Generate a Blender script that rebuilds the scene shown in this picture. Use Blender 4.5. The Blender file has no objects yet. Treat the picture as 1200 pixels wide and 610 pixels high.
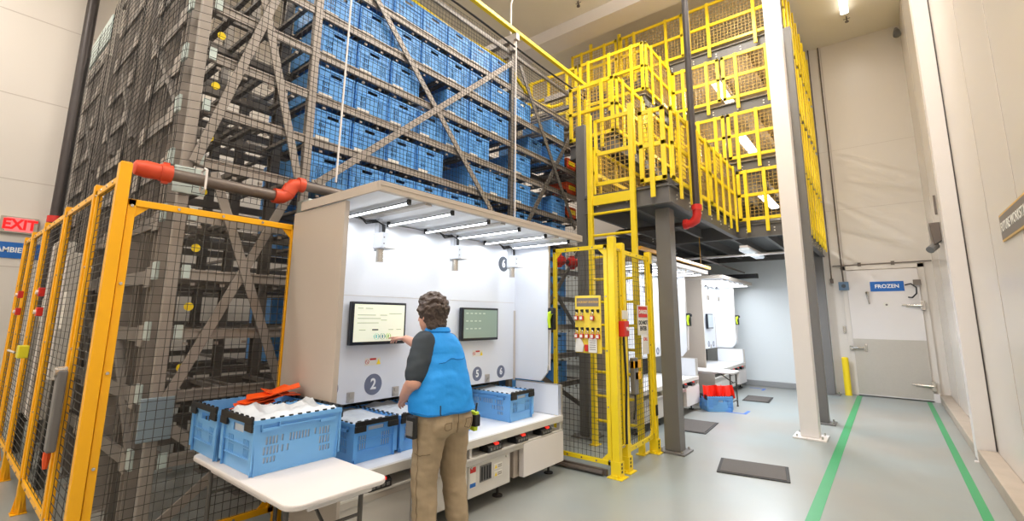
import bpy, bmesh, math, random
from mathutils import Vector, Matrix, Euler, noise
random.seed(7)
PI = math.pi
SC = bpy.context.scene
COL = SC.collection

# ------------------------------------------------------------------ helpers
def lin(c):
    return c / 12.92 if c <= 0.04045 else ((c + 0.055) / 1.055) ** 2.4

def rgb(r, g, b):
    return (lin(r / 255), lin(g / 255), lin(b / 255), 1.0)

def mat(name, col, rough=0.5, metal=0.0, var=0.0, scale=6.0, emit=None, estr=0.0, bump=0.0, bscale=40.0, spec=0.5, alpha=1.0, trans=0.0):
    m = bpy.data.materials.new(name)
    m.use_nodes = True
    nt = m.node_tree
    b = nt.nodes['Principled BSDF']
    b.inputs['Base Color'].default_value = col
    b.inputs['Roughness'].default_value = rough
    b.inputs['Metallic'].default_value = metal
    b.inputs['Specular IOR Level'].default_value = spec
    b.inputs['Alpha'].default_value = alpha
    b.inputs['Transmission Weight'].default_value = trans
    if emit is not None:
        b.inputs['Emission Color'].default_value = emit
        b.inputs['Emission Strength'].default_value = estr
    if var > 0 or bump > 0:
        tc = nt.nodes.new('ShaderNodeTexCoord')
        no = nt.nodes.new('ShaderNodeTexNoise')
        no.inputs['Scale'].default_value = scale
        no.inputs['Detail'].default_value = 5.0
        nt.links.new(tc.outputs['Object'], no.inputs['Vector'])
        if var > 0:
            mx = nt.nodes.new('ShaderNodeMix')
            mx.data_type = 'RGBA'
            lo = tuple(max(0, c * (1 - var)) for c in col[:3]) + (1,)
            hi = tuple(min(1, c * (1 + var)) for c in col[:3]) + (1,)
            mx.inputs['A'].default_value = lo
            mx.inputs['B'].default_value = hi
            nt.links.new(no.outputs['Fac'], mx.inputs['Factor'])
            nt.links.new(mx.outputs['Result'], b.inputs['Base Color'])
        if bump > 0:
            n2 = nt.nodes.new('ShaderNodeTexNoise')
            n2.inputs['Scale'].default_value = bscale
            n2.inputs['Detail'].default_value = 4.0
            nt.links.new(tc.outputs['Object'], n2.inputs['Vector'])
            bp = nt.nodes.new('ShaderNodeBump')
            bp.inputs['Strength'].default_value = bump
            bp.inputs['Distance'].default_value = 0.01
            nt.links.new(n2.outputs['Fac'], bp.inputs['Height'])
            nt.links.new(bp.outputs['Normal'], b.inputs['Normal'])
    return m

def wloc(p):
    v = Vector((0, 0, 0))
    while p is not None:
        v += Vector(p.location)
        p = p.parent
    return v

class MB:
    """collects shapes in world coordinates and links them as one mesh object"""
    def __init__(s):
        s.v = []; s.f = []
    def add(s, vs, fs):
        n = len(s.v)
        s.v += [Vector(v) for v in vs]
        s.f += [tuple(i + n for i in f) for f in fs]
        return s
    def box(s, x0, x1, y0, y1, z0, z1):
        if x0 > x1: x0, x1 = x1, x0
        if y0 > y1: y0, y1 = y1, y0
        if z0 > z1: z0, z1 = z1, z0
        return s.add([(x0, y0, z0), (x1, y0, z0), (x1, y1, z0), (x0, y1, z0), (x0, y0, z1), (x1, y0, z1), (x1, y1, z1), (x0, y1, z1)],
                     [(0, 3, 2, 1), (4, 5, 6, 7), (0, 1, 5, 4), (1, 2, 6, 5), (2, 3, 7, 6), (3, 0, 4, 7)])
    def bar(s, p, q, w, h, up=(0, 0, 1)):
        p = Vector(p); q = Vector(q); d = (q - p).normalized(); up = Vector(up)
        if abs(d.dot(up)) > 0.98: up = Vector((1, 0, 0))
        a = d.cross(up).normalized() * (w / 2); b = a.cross(d).normalized() * (h / 2)
        vs = []
        for c in (p, q):
            vs += [c - a - b, c + a - b, c + a + b, c - a + b]
        return s.add(vs, [(3, 2, 1, 0), (4, 5, 6, 7), (0, 1, 5, 4), (1, 2, 6, 5), (2, 3, 7, 6), (3, 0, 4, 7)])
    def tube(s, pts, r, n=8, cap=True):
        pts = [Vector(p) for p in pts]
        rs = r if isinstance(r, (list, tuple)) else [r] * len(pts)
        k = len(s.v); ref = None
        for i, p in enumerate(pts):
            d = (pts[min(i + 1, len(pts) - 1)] - pts[max(i - 1, 0)])
            d = d.normalized() if d.length > 1e-9 else Vector((0, 0, 1))
            if ref is None:
                ref = Vector((0, 0, 1)) if abs(d.z) < 0.9 else Vector((1, 0, 0))
            a = d.cross(ref)
            if a.length < 1e-5: a = d.cross(Vector((0, 1, 0)))
            a.normalize(); b = a.cross(d).normalized(); ref = b
            for j in range(n):
                t = 2 * PI * j / n
                s.v.append(p + a * math.cos(t) * rs[i] + b * math.sin(t) * rs[i])
        for i in range(len(pts) - 1):
            for j in range(n):
                a0 = k + i * n + j; a1 = k + i * n + (j + 1) % n
                s.f.append((a0, a1, a1 + n, a0 + n))
        if cap:
            s.f.append(tuple(k + j for j in range(n))[::-1])
            s.f.append(tuple(k + (len(pts) - 1) * n + j for j in range(n)))
        return s
    def cyl(s, p, q, r, n=16):
        return s.tube([p, q], r, n)
    def prism(s, poly, d):
        d = Vector(d); n = len(poly); k = len(s.v)
        P = [Vector(p) for p in poly]
        s.v += P + [p + d for p in P]
        s.f.append(tuple(k + i for i in range(n))[::-1]); s.f.append(tuple(k + n + i for i in range(n)))
        for i in range(n):
            j = (i + 1) % n
            s.f.append((k + i, k + j, k + n + j, k + n + i))
        return s
    def disc(s, c, nrm, r, t, n=24, sx=1.0):
        c = Vector(c); nrm = Vector(nrm).normalized()
        return s.cyl(c, c + nrm * t, r, n)
    def perf(s, o, U, V, N, us, vs, holes, t):
        """wall o + u*U + v*V (U, V unit-ish vectors) of thickness t along N with rectangular holes (u0,u1,v0,v1)"""
        o = Vector(o); U = Vector(U); V = Vector(V); N = Vector(N) * t
        gu = sorted(set([us[0], us[1]] + [x for h in holes for x in h[:2]]))
        gv = sorted(set([vs[0], vs[1]] + [x for h in holes for x in h[2:]]))
        nu, nv = len(gu), len(gv); k = len(s.v)
        for m in (0, 1):
            for b in gv:
                for a in gu:
                    s.v.append(o + U * a + V * b + N * m)
        def I(m, i, j): return k + m * nu * nv + j * nu + i
        def full(i, j):
            if i < 0 or j < 0 or i >= nu - 1 or j >= nv - 1: return False
            cu = (gu[i] + gu[i + 1]) / 2; cv = (gv[j] + gv[j + 1]) / 2
            return not any(h[0] < cu < h[1] and h[2] < cv < h[3] for h in holes)
        for j in range(nv - 1):
            for i in range(nu - 1):
                if not full(i, j): continue
                s.f.append((I(0, i, j), I(0, i, j + 1), I(0, i + 1, j + 1), I(0, i + 1, j)))
                s.f.append((I(1, i, j), I(1, i + 1, j), I(1, i + 1, j + 1), I(1, i, j + 1)))
                if not full(i - 1, j): s.f.append((I(0, i, j), I(1, i, j), I(1, i, j + 1), I(0, i, j + 1)))
                if not full(i + 1, j): s.f.append((I(0, i + 1, j), I(0, i + 1, j + 1), I(1, i + 1, j + 1), I(1, i + 1, j)))
                if not full(i, j - 1): s.f.append((I(0, i, j), I(0, i + 1, j), I(1, i + 1, j), I(1, i, j)))
                if not full(i, j + 1): s.f.append((I(0, i, j + 1), I(1, i, j + 1), I(1, i + 1, j + 1), I(0, i + 1, j + 1)))
        return s
    def ball(s, c, r, nu=12, nv=8, sc=(1, 1, 1)):
        c = Vector(c); k = len(s.v)
        s.v.append(c + Vector((0, 0, r * sc[2])))
        for i in range(1, nv):
            t = PI * i / nv
            for j in range(nu):
                p = 2 * PI * j / nu
                s.v.append(c + Vector((r * sc[0] * math.sin(t) * math.cos(p), r * sc[1] * math.sin(t) * math.sin(p), r * sc[2] * math.cos(t))))
        s.v.append(c - Vector((0, 0, r * sc[2])))
        for j in range(nu):
            s.f.append((k, k + 1 + j, k + 1 + (j + 1) % nu))
            e = k + 1 + (nv - 2) * nu
            s.f.append((len(s.v) - 1, e + (j + 1) % nu, e + j))
        for i in range(nv - 2):
            for j in range(nu):
                a = k + 1 + i * nu + j; b = k + 1 + i * nu + (j + 1) % nu
                s.f.append((a, a + nu, b + nu, b))
        return s
    def build(s, name, m, parent=None, smooth=False, bevel=0.0, loc=None):
        o0 = wloc(parent) if parent is not None else Vector((0, 0, 0))
        own = Vector(loc) if loc is not None else Vector((0, 0, 0))
        me = bpy.data.meshes.new(name)
        me.from_pydata([tuple(v - o0 - own) for v in s.v], [], s.f)
        if smooth:
            for p in me.polygons: p.use_smooth = True
        me.materials.append(m)
        o = bpy.data.objects.new(name, me)
        COL.objects.link(o)
        o.location = own
        if parent is not None: o.parent = parent
        if bevel > 0:
            md = o.modifiers.new('bevel', 'BEVEL'); md.width = bevel; md.segments = 2; md.limit_method = 'ANGLE'
        if smooth:
            try: me.set_sharp_from_angle(angle=math.radians(40))
            except Exception: pass
        return o

def tag(o, label=None, cat=None, group=None, kind=None):
    if label: o['label'] = label
    if cat: o['category'] = cat
    if group: o['group'] = group
    if kind: o['kind'] = kind
    return o

def thing(name, label, cat, loc=(0, 0, 0), group=None):
    o = bpy.data.objects.new(name, None)
    o.empty_display_size = 0.1
    COL.objects.link(o); o.location = loc
    return tag(o, label, cat, group)

def struct(o): o['kind'] = 'structure'; return o

def kids(o): return [c for c in bpy.data.objects if c.parent == o]

def dup(root, loc, rotz=None, label=None, group=None, tree=None):
    """a copy of a thing with copies of its parts and sub-parts"""
    def rec(o, parent):
        c = o.copy(); COL.objects.link(c); c.parent = parent
        for ch in tree[o.name]: rec(ch, c)
        return c
    if tree is None:
        tree = {}
        def walk(o):
            tree[o.name] = kids(o)
            for k in tree[o.name]: walk(k)
        walk(root)
    r = rec(root, None)
    r.location = loc
    if rotz is not None: r.rotation_euler = (0, 0, rotz)
    if label: r['label'] = label
    if group: r['group'] = group
    return r

FACE = {'+x': (PI / 2, 0, PI / 2), '-x': (PI / 2, 0, -PI / 2), '-y': (PI / 2, 0, 0), '+z': (0, 0, 0)}
def text(name, s, size, m, parent, loc, face, bold=0.0, sx=1.0, rot=0.0, depth=0.001):
    c = bpy.data.curves.new(name, 'FONT')
    c.body = s; c.size = size; c.align_x = 'CENTER'; c.align_y = 'CENTER'
    c.extrude = depth; c.offset = bold; c.resolution_u = 3
    t = bpy.data.objects.new(name + '_c', c)
    COL.objects.link(t)
    dg = bpy.context.evaluated_depsgraph_get()
    me = bpy.data.meshes.new_from_object(t.evaluated_get(dg))
    bpy.data.objects.remove(t); bpy.data.curves.remove(c)
    M = Matrix.Translation(Vector(loc) - (wloc(parent) if parent else Vector())) @ Euler(FACE[face]).to_matrix().to_4x4() @ Matrix.Rotation(rot, 4, 'Z') @ Matrix.Diagonal((sx, 1, 1, 1))
    me.transform(M)
    me.materials.clear(); me.materials.append(m)
    o = bpy.data.objects.new(name, me); COL.objects.link(o)
    if parent is not None: o.parent = parent
    return o

def wire_panel(mb, a, b, z0, z1, pu, pv, t, yth=None):
    """welded wire mesh on the vertical plane through ground points a, b"""
    a = Vector((a[0], a[1], 0)); b = Vector((b[0], b[1], 0)); L = (b - a).length
    n = max(1, round(L / pu)); d = (b - a) / n
    for i in range(n + 1):
        p = a + d * i
        mb.bar((p.x, p.y, z0), (p.x, p.y, z1), t, t)
    n = max(1, round((z1 - z0) / pv))
    for j in range(n + 1):
        z = z0 + (z1 - z0) * j / n
        mb.bar((a.x, a.y, z), (b.x, b.y, z), t, t)
    return mb

ORD = ['first', 'second', 'third', 'fourth', 'fifth', 'sixth', 'seventh', 'eighth', 'ninth', 'tenth', 'eleventh', 'twelfth']

# ------------------------------------------------------------------ materials
M = {}
M['wall'] = mat('painted wall panel', rgb(226, 219, 212), 0.38, var=0.03, scale=0.8)
M['wall_gloss'] = mat('glossy wall panel', rgb(220, 212, 204), 0.2, var=0.03, scale=0.8)
M['wall_white'] = mat('white wall panel', rgb(226, 232, 235), 0.35, var=0.02, scale=0.8)
M['ceiling'] = mat('ceiling panel', rgb(240, 232, 214), 0.6, var=0.02, scale=1.0)
M['seam'] = mat('panel seam', rgb(200, 190, 182), 0.6)
M['splice'] = mat('blue grey splice plate', rgb(150, 166, 178), .4, .4, var=.06)
M['white_paint'] = mat('white steel paint', rgb(232, 226, 224), 0.4, var=0.02)
M['yellow'] = mat('safety yellow paint', rgb(255, 222, 36), 0.38, var=0.04, scale=3)
M['amber'] = mat('amber yellow paint', rgb(246, 178, 10), 0.38, var=0.04, scale=3)
M['ymesh'] = mat('yellow wire mesh', rgb(206, 170, 84), 0.5)
M['wire'] = mat('dark welded wire', rgb(74, 72, 68), 0.5, 0.3)
M['net'] = mat('black netting', rgb(30, 30, 32), 0.8)
M['dgrey'] = mat('dark grey steel paint', rgb(114, 112, 111), 0.45, var=0.04, scale=4)
M['beam'] = mat('charcoal beam paint', rgb(104, 102, 102), 0.5, var=0.03)
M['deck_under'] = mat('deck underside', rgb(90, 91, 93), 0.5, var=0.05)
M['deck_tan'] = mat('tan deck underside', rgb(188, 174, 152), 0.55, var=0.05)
M['galv'] = mat('galvanised steel', rgb(164, 156, 149), 0.42, 0.35, var=0.10, scale=9)
M['galv_shaded'] = mat('shaded galvanised steel', rgb(130, 124, 119), 0.45, 0.4, var=0.12, scale=7)  # darker copy of galv; shade inside and along the rack painted in
M['plate'] = mat('zinc connector plate', rgb(200, 214, 212), 0.4, 0.3, var=0.06)
M['blue'] = mat('blue tote plastic', rgb(96, 166, 236), 0.36, var=0.04, scale=5)
M['blue_l'] = mat('pale blue tote plastic', rgb(112, 174, 232), 0.36, var=0.03, scale=5)
M['black'] = mat('black plastic', rgb(26, 26, 28), 0.4)
M['rubber'] = mat('dark rubber mat', rgb(84, 78, 74), 0.75, bump=0.3, bscale=160)
M['rubber_e'] = mat('black rubber edge', rgb(44, 42, 41), 0.7)
M['white'] = mat('white laminate', rgb(228, 231, 238), 0.35)
M['housing'] = mat('white housing greyed for shade', rgb(204, 208, 216), 0.4)  # white housing; the grey stands in for its shading
M['deckw'] = mat('white plastic deck', rgb(240, 240, 242), 0.3)
M['beige'] = mat('beige grey coated panel', rgb(190, 178, 166), 0.42, var=0.02, scale=1.5)
M['cab'] = mat('light grey cabinet coating', rgb(214, 210, 204), 0.4, var=0.015, scale=2)
M['alu'] = mat('anodised aluminium', rgb(196, 190, 184), 0.35, 0.6)
M['table'] = mat('white moulded plastic', rgb(216, 210, 208), 0.45, bump=0.08, bscale=120)
M['steel_dk'] = mat('grey powder coated tube', rgb(88, 84, 80), 0.4, 0.3)
M['chrome'] = mat('brushed stainless', rgb(210, 206, 200), 0.25, 0.9)
M['liner'] = mat('white plastic liner', rgb(222, 229, 238), 0.3, alpha=0.86)
M['orange_bag'] = mat('orange bag plastic', rgb(255, 92, 20), 0.4)
M['red_bag'] = mat('red bag plastic', rgb(248, 44, 24), 0.4)
M['pipe'] = mat('black sprinkler pipe', rgb(64, 58, 58), 0.4, 0.2)
M['pipe_g'] = mat('grey sprinkler pipe', rgb(110, 100, 94), 0.4, 0.3)
M['coupling'] = mat('orange red pipe fitting', rgb(208, 72, 38), 0.45, var=0.05)
M['red'] = mat('red paint', rgb(206, 40, 34), 0.4)
M['red_lit'] = mat('lit red button', rgb(240, 40, 30), 0.4, emit=(1, 0.04, 0.02, 1), estr=0.6)
M['green'] = mat('green floor tape', rgb(56, 150, 96), 0.45, var=0.05)
M['btape'] = mat('blue floor tape', rgb(60, 110, 205), 0.5)
M['sign_blue'] = mat('blue sign face', rgb(28, 104, 190), 0.4)
M['sign_white'] = mat('white sign lettering', rgb(240, 242, 245), 0.5)
M['badge'] = mat('slate number badge', rgb(112, 118, 140), 0.5)
M['badge_d'] = mat('charcoal number badge', rgb(70, 76, 84), 0.5)
M['tan_sign'] = mat('taupe sign face', rgb(120, 110, 102), 0.5)
M['gold'] = mat('gold sign border', rgb(214, 170, 84), 0.4)
M['concrete'] = mat('kerb concrete', rgb(176, 162, 148), 0.7, var=0.12, scale=6, bump=0.2)
M['cove'] = mat('grey cove base', rgb(150, 152, 154), 0.4)
M['tread'] = mat('textured kick plate', rgb(196, 190, 182), 0.35, 0.35, var=0.05, scale=30, bump=0.35, bscale=90)
M['screen_frame'] = mat('screen bezel', rgb(24, 28, 38), 0.3)
M['screen_side'] = mat('screen housing', rgb(38, 58, 92), 0.4)
M['exit_red'] = mat('lit exit face', rgb(255, 120, 120), 0.4, emit=rgb(255, 130, 135), estr=0.55)
M['exit_txt'] = mat('exit lettering', rgb(240, 20, 20), 0.4, emit=(1, 0.005, 0.01, 1), estr=0.9)
M['exit_box'] = mat('exit sign housing', rgb(180, 172, 160), 0.5)
M['lamp'] = mat('lamp diffuser', rgb(255, 250, 240), 0.4, emit=(1.0, 0.95, 0.86, 1), estr=5.0)
M['lamp_off'] = mat('unlit lamp diffuser', rgb(196, 204, 212), 0.3, emit=(0.8, 0.9, 1, 1), estr=0.5)
M['tube_lit'] = mat('led tube', rgb(255, 255, 255), 0.4, emit=(0.93, 0.96, 1.0, 1), estr=5.0)
M['khaki'] = mat('khaki twill', rgb(166, 147, 120), 0.85, var=0.08, scale=18, bump=0.25, bscale=30)
M['vest'] = mat('bright blue vest cloth', rgb(20, 142, 226), 0.7, var=0.05, scale=10, bump=0.25, bscale=26)
M['sleeve'] = mat('charcoal knit cloth', rgb(52, 60, 68), 0.85, var=0.08, scale=24)
M['skin'] = mat('skin', rgb(222, 168, 146), 0.5, var=0.04, scale=12)
M['hair'] = mat('brown curly hair', rgb(78, 64, 57), 0.6, var=0.35, scale=60, bump=0.6, bscale=90)
M['shoe'] = mat('dark brown shoe leather', rgb(54, 40, 34), 0.6)
M['hivis'] = mat('high visibility yellow green', rgb(206, 232, 48), 0.45)
M['card'] = mat('white card', rgb(232, 228, 220), 0.6)
M['orange_bin'] = mat('orange red moulding', rgb(226, 84, 30), 0.45)
M['foot_pad'] = mat('rubber foot', rgb(50, 46, 46), 0.7)
M['lcd_green'] = None

def floor_mat():
    m = mat('sealed concrete floor', rgb(150, 158, 156), 0.16, spec=0.6)
    nt = m.node_tree; b = nt.nodes['Principled BSDF']
    tc = nt.nodes.new('ShaderNodeTexCoord')
    n1 = nt.nodes.new('ShaderNodeTexNoise'); n1.inputs['Scale'].default_value = 0.55; n1.inputs['Detail'].default_value = 3
    n2 = nt.nodes.new('ShaderNodeTexNoise'); n2.inputs['Scale'].default_value = 1.6; n2.inputs['Detail'].default_value = 3
    cr = nt.nodes.new('ShaderNodeValToRGB')
    cr.color_ramp.elements[0].position = 0.32; cr.color_ramp.elements[0].color = rgb(154, 150, 143)
    cr.color_ramp.elements[1].position = 0.66; cr.color_ramp.elements[1].color = rgb(148, 159, 160)
    mx = nt.nodes.new('ShaderNodeMix'); mx.data_type = 'RGBA'; mx.blend_type = 'MULTIPLY'; mx.inputs['Factor'].default_value = 0.35
    c2 = nt.nodes.new('ShaderNodeValToRGB')
    c2.color_ramp.elements[0].position = 0.3; c2.color_ramp.elements[0].color = (0.78, 0.78, 0.78, 1)
    c2.color_ramp.elements[1].position = 0.7; c2.color_ramp.elements[1].color = (1, 1, 1, 1)
    for n in (n1, n2): nt.links.new(tc.outputs['Object'], n.inputs['Vector'])
    nt.links.new(n1.outputs['Fac'], cr.inputs['Fac']); nt.links.new(n2.outputs['Fac'], c2.inputs['Fac'])
    nt.links.new(cr.outputs['Color'], mx.inputs['A']); nt.links.new(c2.outputs['Color'], mx.inputs['B'])
    nt.links.new(mx.outputs['Result'], b.inputs['Base Color'])
    rr = nt.nodes.new('ShaderNodeMapRange'); rr.inputs['To Min'].default_value = 0.31; rr.inputs['To Max'].default_value = 0.35
    nt.links.new(n2.outputs['Fac'], rr.inputs['Value']); nt.links.new(rr.outputs['Result'], b.inputs['Roughness'])
    return m
M['floor'] = floor_mat()

# ------------------------------------------------------------------ the room
XL, XR, YN, YF, ZC = -10.0, 0.80, -6.0, 12.65, 8.0
struct(MB().box(XL - .2, XR + .2, YN - .2, YF + .2, -0.12, 0).build('floor', M['floor']))
struct(MB().box(XL - .2, XR + .2, YN - .2, YF + .2, ZC, ZC + .15).build('ceiling', M['ceiling']))
wl = struct(MB().box(XL - .2, XL, YN, YF, 0, ZC).build('wall_left', M['wall']))
sm = MB()
for z in (2.2, 3.5, 4.8, 6.1, 7.4): sm.box(XL, XL + .003, YN, YF, z, z + .012)
sm.build('panel_seam', M['seam'], wl)
wr = struct(MB().box(XR, XR + .2, YN, YF, 0, ZC).build('wall_right', M['wall_gloss']))
sm = MB()
for y in (1.2, 2.4, 3.6, 4.8, 6.0, 9.6, 11.2): sm.box(XR - .003, XR, y, y + .012, .14, ZC)
sm.build('panel_seam', M['seam'], wr)
wf = struct(MB().box(XL, XR, YF, YF + .2, 0, ZC).build('wall_far', M['wall']))
MB().box(XL, -1.02, YF - .006, YF, 0, 3.0).build('white_lower_cladding', M['wall_white'], wf)
sm = MB()
for z in (4.0, 5.4): sm.box(-1, XR, YF - .002, YF, z, z + .006)
sm.box(-.665, -.65, YF - .004, YF, 2.4, ZC)
sm.build('panel_seam', M['seam'], wf)
struct(MB().box(XL, XR, YN - .2, YN, 0, ZC).build('wall_near', M['wall']))
# ceiling beam along x, concrete kerb along the right wall, boxed wall post, cove base
struct(MB().box(XL, XR, 8.02, 8.55, ZC - .28, ZC - .0005).build('trim_1', M['white_paint'], bevel=.004))
struct(MB().box(.635, XR - .001, YN, 7.62, 0, .14).build('trim_2', M['concrete'], bevel=.008))
struct(MB().box(.635, XR - .001, 7.9, YF, 0, .14).build('trim_3', M['concrete'], bevel=.008))
tp = struct(MB().box(.632, XR - .012, 7.64, 7.88, 0.012, ZC - .001).build('trim_4', M['white_paint'], bevel=.004))
MB().box(.60, .79, 7.60, 7.66, 0, .012).build('base_plate', M['white_paint'], tp)
MB().box(XR - .013, XR, 7.645, 7.875, .14, ZC).build('gap_shade', M['pipe'], tp)  # dark strip in the gap behind the post, its shade painted
struct(MB().box(XL, -1.06, YF - .05, YF - .007, 0, .13).build('baseboard_far', M['cove'], bevel=.01))
# floor tape
def tape(name, x0, x1, y0, y1, m, label):
    return tag(MB().box(x0, x1, y0, y1, 0.0005, .0022).build(name, m), label, 'floor tape')
tape('floor_tape', -.66, -.57, 2.0, 12.5, M['green'], 'green floor tape line on the walkway, running to the yellow bollard')
tape('floor_tape', .43, .50, 2.0, 12.5, M['green'], 'green floor tape line beside the concrete kerb')
tape('floor_tape', -9.6, -9.5, -1.0, 0.5, M['green'], 'short green floor tape seen past the side fence')
def corner_tape(x, y, sx, sy, label):
    m = MB()
    m.box(x, x + sx * .34, y, y + sy * .05, .0005, .0022); m.box(x, x + sx * .05, y, y + sy * .34, .0005, .0021)
    tag(m.build('floor_tape', M['btape']), label, 'floor tape', 'blue floor tape corners')
corner_tape(-1.98, 8.75, -1, 1, 'blue tape corner on the floor in front of the crate with red bags')
corner_tape(-2.3, 12.2, -1, -1, 'blue tape corner on the floor by the last workstation cabinet')
corner_tape(-1.15, 12.0, -1, -1, 'blue tape corner on the floor near the far grey columns')

# frozen door
YD = YF - .09
dr = struct(MB().box(-.63, .555, YD, YF - .001, .02, 2.62).build('door_1', M['wall_white'] if False else M['white_paint'], bevel=.006))
MB().box(-.72, -.632, YF - .05, YF, 0, 2.72).box(.557, .66, YF - .05, YF, 0, 2.72).box(-.72, .66, YF - .05, YF, 2.635, 2.72).build('door_frame', M['wall'], dr, bevel=.004)
MB().box(-.625, .55, YD - .006, YD, .045, 1.17).build('kick_plate', M['tread'], dr)
def hinge(z):
    h = MB().box(.30, .56, YD - .03, YD - .006, z - .025, z + .025).box(.53, .60, YD - .06, YD - .002, z - .09, z + .09)
    h.tube([(.24, YD - .03, z + .012), (.42, YD - .05, z), (.56, YD - .05, z)], [.012, .024, .028], 8)
    h.build('hinge', M['chrome'], dr, bevel=.004)
hinge(1.86); hinge(.30)
MB().box(.545, .64, YD - .03, YF - .05, .0, .16).build('hinge_guard', M['white_paint'], dr)
h = MB().box(-.70, -.64, YD - .05, YF - .05, .93, 1.02).tube([(-.68, YD - .06, .975), (-.56, YD - .07, .985), (-.46, YD - .05, .98)], [.016, .03, .026], 8)
h.box(-.44, -.40, YD - .02, YD - .006, .9, 1.06)
h.build('latch', M['chrome'], dr, bevel=.003)
MB().tube([(-.30, YD - .03, 2.14), (-.30, YD - .06, 2.1), (-.295, YD - .05, 1.98), (-.28, YD - .03, 1.9)], [.035, .028, .014, .012], 8).build('pull_handle', M['chrome'], dr)
MB().cyl((.0, YD - .004, 1.88), (.0, YD, 1.88), .055, 20).build('oval_decal', M['card'], dr)
MB().cyl((.0, YD - .006, 1.88), (.0, YD - .004, 1.88), .02, 16).build('decal_mark', M['tan_sign'], dr)
fs = thing('frozen_sign', 'blue sign reading FROZEN on the cold room door', 'sign', (.04, YD, 2.2))
MB().box(-.235, .315, YD - .008, YD - .0005, 2.16, 2.365).build('sign_face', M['sign_blue'], fs)
text('lettering', 'FROZEN', .105, M['sign_white'], fs, (.04, YD - .0095, 2.262), '-y', .003, 1.0)
# things around the door
c = MB().tube([(.33, YD - .03, 2.28), (.42, YD - .07, 2.30), (.50, YD - .08, 2.22), (.49, YD - .08, 2.10), (.42, YD - .06, 2.02), (.36, YD - .03, 2.03)], .014, 8)
tag(c.build('door_cable', M['black']), 'curved black cable loop at the upper corner of the frozen door', 'cable')
tag(MB().box(.46, .58, YD - .07, YD - .001, 2.27, 2.38).build('junction_box', M['tan_sign'], bevel=.004), 'small brown junction box above the cable loop on the frozen door', 'junction box')
eb = thing('electrical_box', 'blue grey electrical switch box beside the frozen door', 'electrical box', (-.66, YF, 2.2))
MB().box(-.78, -.60, YF - .13, YF - .052, 2.2, 2.38).build('box_body', mat('blue grey box', rgb(96, 124, 152), .4), eb, bevel=.006)
MB().cyl((-.69, YF - .15, 2.29), (-.69, YF - .13, 2.29), .04, 14).build('dial', M['badge_d'], eb)
MB().tube([(-.69, YF - .09, 2.38), (-.70, YF - .06, 3.0), (-.70, YF - .03, 6.2), (-.70, YF - .03, ZC)], .014, 8).build('conduit', M['pipe_g'], eb)
p = MB().tube([(-.86, YF - .04, 2.74), (.79, YF - .04, 2.76)], .012, 8)
for x in (-.38, .18): p.box(x - .03, x + .03, YF - .06, YF - .001, 2.71, 2.79)
tag(p.build('wall_conduit', M['pipe_g']), 'thin grey conduit running across the wall above the frozen door', 'conduit')
p = MB().tube([(-.90, YF - .05, ZC), (-.90, YF - .05, 2.45)], .012, 8).box(-.93, -.87, YF - .08, YF - .002, 2.36, 2.46)
tag(p.build('wall_conduit', M['pipe_g']), 'thin vertical conduit dropping to a small box beside the tower', 'conduit')
tag(MB().box(-.79, -.74, YF - .03, YF - .001, 1.28, 1.42).build('door_button', M['chrome'], bevel=.004), 'small steel push button on the wall between bollard and blue box', 'button')
b = thing('bollard', 'yellow steel bollard standing beside the frozen door', 'bollard', (-.80, 12.42, 0))
MB().tube([(-.80, 12.42, 0), (-.80, 12.42, .76)], .062, 20, False).build('post', M['yellow'], b, True)
MB().ball((-.80, 12.42, .76), .062, 20, 8, (1, 1, .4)).build('cap', M['yellow'], b, True)
w = thing('wall_device', 'grey alarm unit with a horn mounted high on the wall past the white wall post', 'alarm unit', (XR, 10.4, 2.9))
MB().prism([(XR - .001, 10.2, 2.85), (XR - .10, 10.2, 2.78), (XR - .13, 10.2, 3.15), (XR - .001, 10.2, 3.15)], (0, .35, 0)).build('housing', M['pipe_g'], w, bevel=.008)
MB().cyl((XR - .08, 10.3, 2.78), (XR - .16, 10.2, 2.7), .06, 12).build('horn', M['dgrey'], w)
tag(MB().box(XR - .03, XR - .001, 10.3, 10.36, 3.3, 3.62).build('wall_bracket', M['pipe_g']), 'narrow grey bracket on the wall above the alarm unit', 'bracket')
tag(MB().tube([(.72, 12.3, 7.75), (.72, 12.15, 7.6), (.72, 12.1, 7.5)], [.03, .06, .07], 10).cyl((.72, 12.3, 7.75), (.72, 12.62, 7.75), .02).build('security_camera', M['dgrey']), 'small dark camera in the top corner above the frozen door', 'camera')
ts = thing('wall_sign', 'taupe sign with gold border and pale lettering on the pale wall along the walkway', 'sign', (XR, 4.9, 2.3))
MB().box(XR - .012, XR - .001, 4.25, 5.46, 2.195, 2.41).build('border', M['gold'], ts)
MB().box(XR - .014, XR - .012, 4.265, 5.445, 2.21, 2.395).build('sign_face', M['tan_sign'], ts)
text('lettering', 'FUTURE WORKSTATION', .105, M['card'], ts, (XR - .0155, 4.86, 2.30), '-x', .001, .95)
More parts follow.
